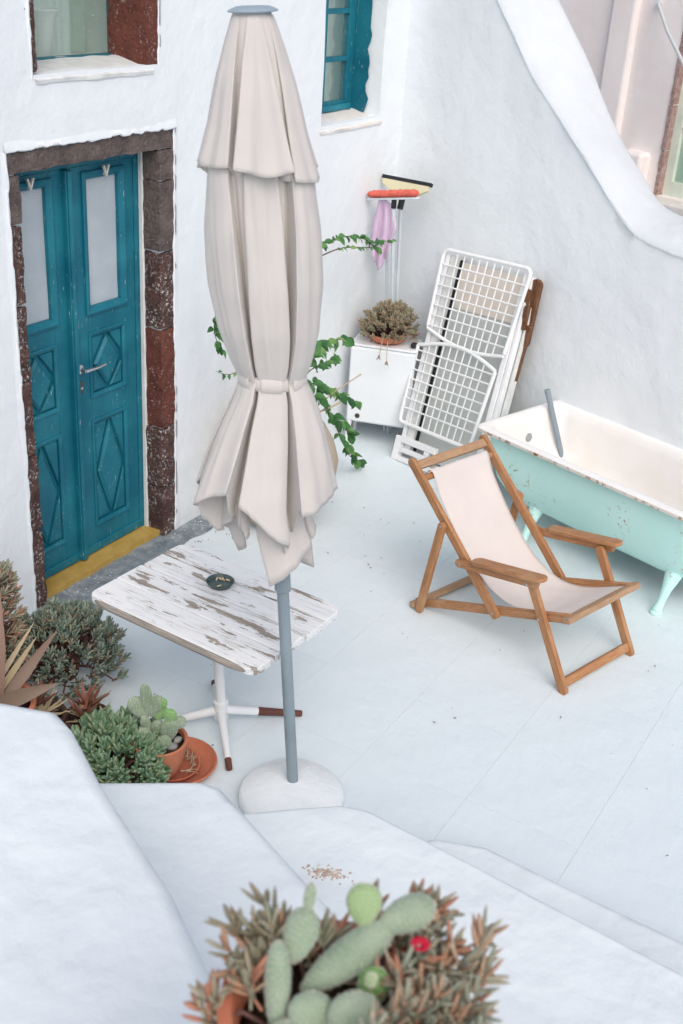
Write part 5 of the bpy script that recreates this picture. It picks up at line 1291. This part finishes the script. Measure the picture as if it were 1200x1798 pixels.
for k, (x, y, r_) in enumerate(((2.62, 2.98, .045), (2.585, 2.90, .035), (2.75, 3.0, .03))):
    m = MB(); m.blob((x, y, r_ * .6), (r_, r_ * .8, r_ * .7), lump=.25, n=14, m=10)
# white stones wedged among the pots
    tag(m.build('stone', 'pebble_white', None, smooth=True, angle=180, origin=(x, y, 0)), ['big white stone beside the agave pot', 'small white stone wedged against the agave pot', 'white stone under the ice plant bush'][k], 'stone')
gs = thing('green_succulent', 'bright green succulent mound in a pot beside the white step', 'succulent', (2.63, 2.45, 0))
pot(gs, (2.63, 2.45, 0), pot_prof(.09, .115, .10), 'pot', 'clay_dark', (.105, .085))
mound(gs, (2.645, 2.44, .05), .205, .205, .165, 300, .048, .0090, 'ice_plant_green', 51, L=(.04, .09), flowers=(('petal_yellow', 4, .009), ('petal_pink', 1, .01)), stemr=.004)
pk = thing('potted_prickly_pear', 'small prickly pear in a round terracotta pot with pebbles', 'potted plant', (2.775, 2.322, .03))
pot(pk, (2.775, 2.322, .032), [(.07, 0), (.092, .05), (.104, .11), (.108, .135), (.110, .15), (.106, .154), (.098, .150), (.092, .10), (0, .10)], 'pot', 'terracotta', (.095, .132))
def pad(root, c, d_, face, L, w_, t_, mat, name='pad'):
    """flat egg-shaped cactus pad growing from c along d_, broad side facing `face`"""
    k_ = 1.28 if root is pk else 1.0; L *= k_; w_ *= k_; t_ *= k_
    d_ = Vector(d_).normalized(); f_ = Vector(face); f_ = (f_ - d_ * f_.dot(d_)).normalized(); s_ = d_.cross(f_); vs = []; n, mm = 16, 12; c = Vector(c)
    for i in range(mm + 1):
        t = .5 - .5 * math.cos(math.pi * i / mm); ww = max(.03, math.sqrt(max(0, 1 - (2 * t - 1) ** 2))) * (.74 + .36 * t); cen = c + d_ * L * t
        for k in range(n):
            an = 2 * math.pi * k / n; vs.append(cen + s_ * math.cos(an) * w_ * ww + f_ * math.sin(an) * t_ * (ww ** .8))
    m = MB(); m.add(vs, [(i * n + k, i * n + (k + 1) % n, (i + 1) * n + (k + 1) % n, (i + 1) * n + k) for i in range(mm) for k in range(n)] + [list(range(n)), list(range(mm * n, mm * n + n))]); return m.build(name, mat, root, smooth=True, angle=180)
cv_ = Vector((-.80, -.50, .45)); ur = Vector((.495, -.869, 0)); ub_ = Vector((.5, .3, .8)).normalized()
def pk_at(x, y, z): return Vector((2.775, 2.322, .165)) + ur * x * 1.1 + Vector((.869, .495, 0)) * y + Vector((0, 0, z * 1.2))
pad(pk, pk_at(-.04, .03, .0), (-.2, .1, 1), cv_, .085, .018, .013, 'cactus_small')
for (x, z, dx, dz, L, w_, mt) in ((-.045, .075, -.55, .75, .085, .030, 'cactus_small'), (-.04, .085, -.12, 1, .115, .020, 'cactus_small'), (-.035, .08, .35, .9, .085, .024, 'cactus_small'), (-.02, .075, .6, .55, .055, .020, 'cactus_small_young'), (-.005, .11, .4, 1.0, .045, .017, 'cactus_small_young')):
    pad(pk, pk_at(x, .03, z), ur * dx + Vector((0, 0, dz)), cv_, L, w_, .010, mt)
for (x, y, z, dx, dz, L, w_, mt) in ((.02, .0, .0, .25, 1, .095, .028, 'cactus_small'), (.035, -.0, .075, .1, 1, .055, .022, 'cactus_small_young'), (.045, .0, .06, .8, .8, .055, .020, 'cactus_small'), (-.03, -.03, .0, -.3, .8, .070, .026, 'cactus_small'), (-.005, .02, .0, 0, 1, .07, .026, 'cactus_small'), (.0, -.045, .0, .25, .35, .06, .022, 'cactus_small')):
    pad(pk, pk_at(x, y, z), ur * dx + Vector((0, 0, dz)), cv_, L, w_, .011, mt)
for k, (x, y, a_, b_, mt) in enumerate(((-.010, -.072, .036, .022, 'pebble'), (.045, -.030, .026, .018, 'pebble'), (.062, .012, .020, .016, 'pebble'))):
    m = MB(); p_ = pk_at(x, y, .006); m.blob(p_, (a_, a_ * .75, b_ * .7), Quaternion((0, 0, 1), 1.0 + k), 14, 10, .2)
    tag(m.build('pebble', mt, None, smooth=True, angle=180, origin=p_), ['large oval grey pebble in the prickly pear pot', 'round grey pebble beside the prickly pear stem', 'small grey pebble against the prickly pear pot rim'][k], 'pebble')
sa = thing('plant_saucer', 'wide terracotta saucer on the floor under the prickly pear pot', 'saucer', (2.84, 2.305, 0))
m = MB(); m.lathe([(.10, 0), (.135, .004), (.152, .028), (.156, .030), (.150, .034), (.140, .026), (.125, .012), (0, .010)], (2.86, 2.300, 0), 44, None, .006); m.build('dish', 'terracotta', sa, smooth=True, angle=50)
sa2 = thing('plant_saucer', 'smaller stained terracotta saucer with dry roots inside the wide one', 'saucer', (2.83, 2.30, .014))
m = MB(); m.lathe([(.075, .0), (.098, .004), (.108, .024), (.112, .028), (.106, .030), (.098, .022), (.085, .010), (0, .008)], (2.825, 2.302, .0125), 40, None, .006); m.build('dish', 'terracotta_dark', sa2, smooth=True, angle=50)
m = MB(); rnd = random.Random(3)
for k in range(16):
    an = rnd.uniform(-2.2, .2); c = Vector((2.825 + math.cos(an) * .085, 2.302 + math.sin(an) * .085, .036)); d_ = Vector((rnd.uniform(-1, 1), rnd.uniform(-1, 1), rnd.uniform(-.1, .3))) * .03; m.tube([c - d_, c + Vector((0, 0, .008)), c + d_], .0018, 5, False)
tag(m.build('dry_roots', 'twig_pale', sa2, smooth=True, angle=180, fixn=False), kind='stuff')

# ------------------------------------------------------------------ nearest pot with prickly pear and ice plant
fp = Vector((0.968, 0.512, 1.42)); fg = thing('potted_prickly_pear', 'large terracotta pot of prickly pear and red flowered ice plant on the stair pier', 'potted plant', tuple(fp))
pot(fg, fp, pot_prof(.105, .150, .28, .014, .04, .008), 'pot', 'terracotta', (.140, .235))
rtv = Vector((.495, -.869, 0)); fwv = Vector((.869, .495, 0))
def fq(x, y, z): return fp + rtv * x + fwv * y + Vector((0, 0, .28 + z))
vdir = Vector((-.62, -.36, .70))
def fpad(x, y, z, dx, dy, dz, L, w_, t_, mt, face=vdir): return pad(fg, fq(x, y, z), rtv * dx + fwv * dy + Vector((0, 0, dz)), face, L, w_, t_, mt)
fpad(-.045, .01, .015, .85, .50, .42, .150, .029, .021, 'cactus_pad')
fpad(.055, .075, .075, .90, .30, .30, .085, .027, .018, 'cactus_pad')
fpad(.035, .075, .075, -.05, .5, .8, .058, .027, .013, 'cactus_pad_young')
fpad(-.075, -.03, -.02, -.04, .45, .75, .120, .021, .017, 'cactus_pad', Vector((-.9, .1, .4)))
fpad(-.062, .03, .045, .22, .55, .65, .075, .027, .016, 'cactus_pad', Vector((-.8, -.1, .6)))
fpad(-.045, .075, .085, .10, .35, 1.0, .050, .009, .008, 'cactus_pad')
fpad(-.03, -.045, -.01, -.02, .45, .8, .062, .033, .017, 'cactus_pad', Vector((-.5, -.5, .8)))
fpad(.025, -.055, -.01, .05, .42, .8, .075, .040, .018, 'cactus_pad', Vector((-.4, -.5, .8)))
fpad(.045, -.005, .05, .15, .3, .9, .018, .008, .007, 'cactus_pad_young')
fpad(.045, .005, .0, .2, .4, .7, .055, .024, .012, 'cactus_small_young')
fpad(-.06, -.06, -.03, .0, .3, .6, .05, .025, .014, 'cactus_pad')
sr = random.Random(9)
for o in [c for c in fg.children if c.name.startswith('pad')]:
    m = MB(); me = o.data; org = ORG[o.name]
    for p in me.polygons:
        if p.area < 2e-6: continue
        for _ in range(1 if sr.random() < .75 else 2):
            ws_ = [sr.random() for _ in p.vertices]; tw = sum(ws_); c = Vector((0, 0, 0))
            for w_, vi in zip(ws_, p.vertices): c += me.vertices[vi].co * (w_ / tw)
            for _k in range(2):
                d_ = (p.normal + Vector((sr.uniform(-.7, .7), sr.uniform(-.7, .7), sr.uniform(-.7, .7)))).normalized(); _, x, y = frame_of(d_); b_ = c + org; L_ = sr.uniform(.002, .0045); r_ = .00028
                m.add([b_ + x * r_, b_ - x * r_ * .5 + y * r_, b_ - x * r_ * .5 - y * r_, b_ + d_ * L_], [(0, 1, 3), (1, 2, 3), (2, 0, 3)])
    tag(m.build('spines', 'spine', o, fixn=False), kind='stuff')
rnd = random.Random(77)
def cluster(cx, cy, cz, r_, n, lean_=(0, 0, 1), leafL=.036, mat='ice_plant_red'):
    for k in range(n):
        ml, ms = MB(), MB(); p = fq(cx + rnd.gauss(0, r_ * .5), cy + rnd.gauss(0, r_ * .5), cz + rnd.gauss(0, .018)); d_ = Vector(lean_) + Vector((rnd.uniform(-.6, .6), rnd.uniform(-.6, .6), rnd.uniform(-.1, .5)))
        d_.normalize(); LL = rnd.uniform(.03, .06); sprig(ml, ms, p - d_ * LL * .5, d_, LL, leafL * 1.08, .0043, rnd, rnd.choice((3, 4, 4)), .0026, 1.1)
        ml.v += ms.v; off = len(ml.v) - len(ms.v); ml.f += [[i + off for i in f_] for f_ in ms.f]; ml.g += ms.g
        ml.build('sprig', mat, fg, smooth=True, angle=180, fixn=False)
    st = MB(); st.tube([fq(cx * .45, cy * .45, -.05), fq(cx * .75, cy * .75, cz * .4), fq(cx, cy, cz - .01)], .0035, 6); st.build('stem', 'twig', fg, smooth=True, angle=180)
rt3 = tuple(rtv * .5 + Vector((0, 0, .8))); lf3 = tuple(-rtv * .5 + Vector((0, 0, .8)))
cluster(-.105, .06, .015, .042, 11, lf3, .040, 'ice_plant_dry'); cluster(-.125, .02, .01, .035, 7, lf3, .036); cluster(-.065, .09, .01, .03, 5, lf3, .036, 'ice_plant_dry')
cluster(-.165, -.01, -.03, .02, 4, lf3, .034); cluster(-.02, .10, .0, .025, 4, (.2, .2, .9)); 
cluster(.10, .14, -.005, .036, 12, rt3); cluster(.06, .16, .0, .016, 3, (0, .1, 1))
for (x, y, z, n) in ((.115, .06, .0, 8), (.155, .045, .01, 9), (.13, .0, .01, 10), (.09, -.03, .02, 8), (.165, -.03, -.01, 8), (.115, -.07, .0, 9), (.175, .085, .0, 6), (.07, .02, -.02, 5), (.06, -.09, .02, 6)):
    cluster(x, y, z, .055, n, rt3, .038, 'ice_plant_red' if n % 2 else 'ice_plant_mix')
m = MB(); c = fq(.112, .045, .075)
for a_ in range(14):
    an = a_ * .449; fat_leaf(m, c, rtv * math.cos(an) + fwv * math.sin(an) + Vector((0, 0, .45)), .016, .0034, 0, 4)
m.build('flower', 'petal_red', fg, smooth=True, angle=180, fixn=False)
m = MB(); m.tube([fq(-.13, -.02, -.03), fq(-.09, -.06, .0), fq(-.06, -.09, .01)], .005, 7); m.build('dry_stalk', 'pebble', fg, smooth=True)
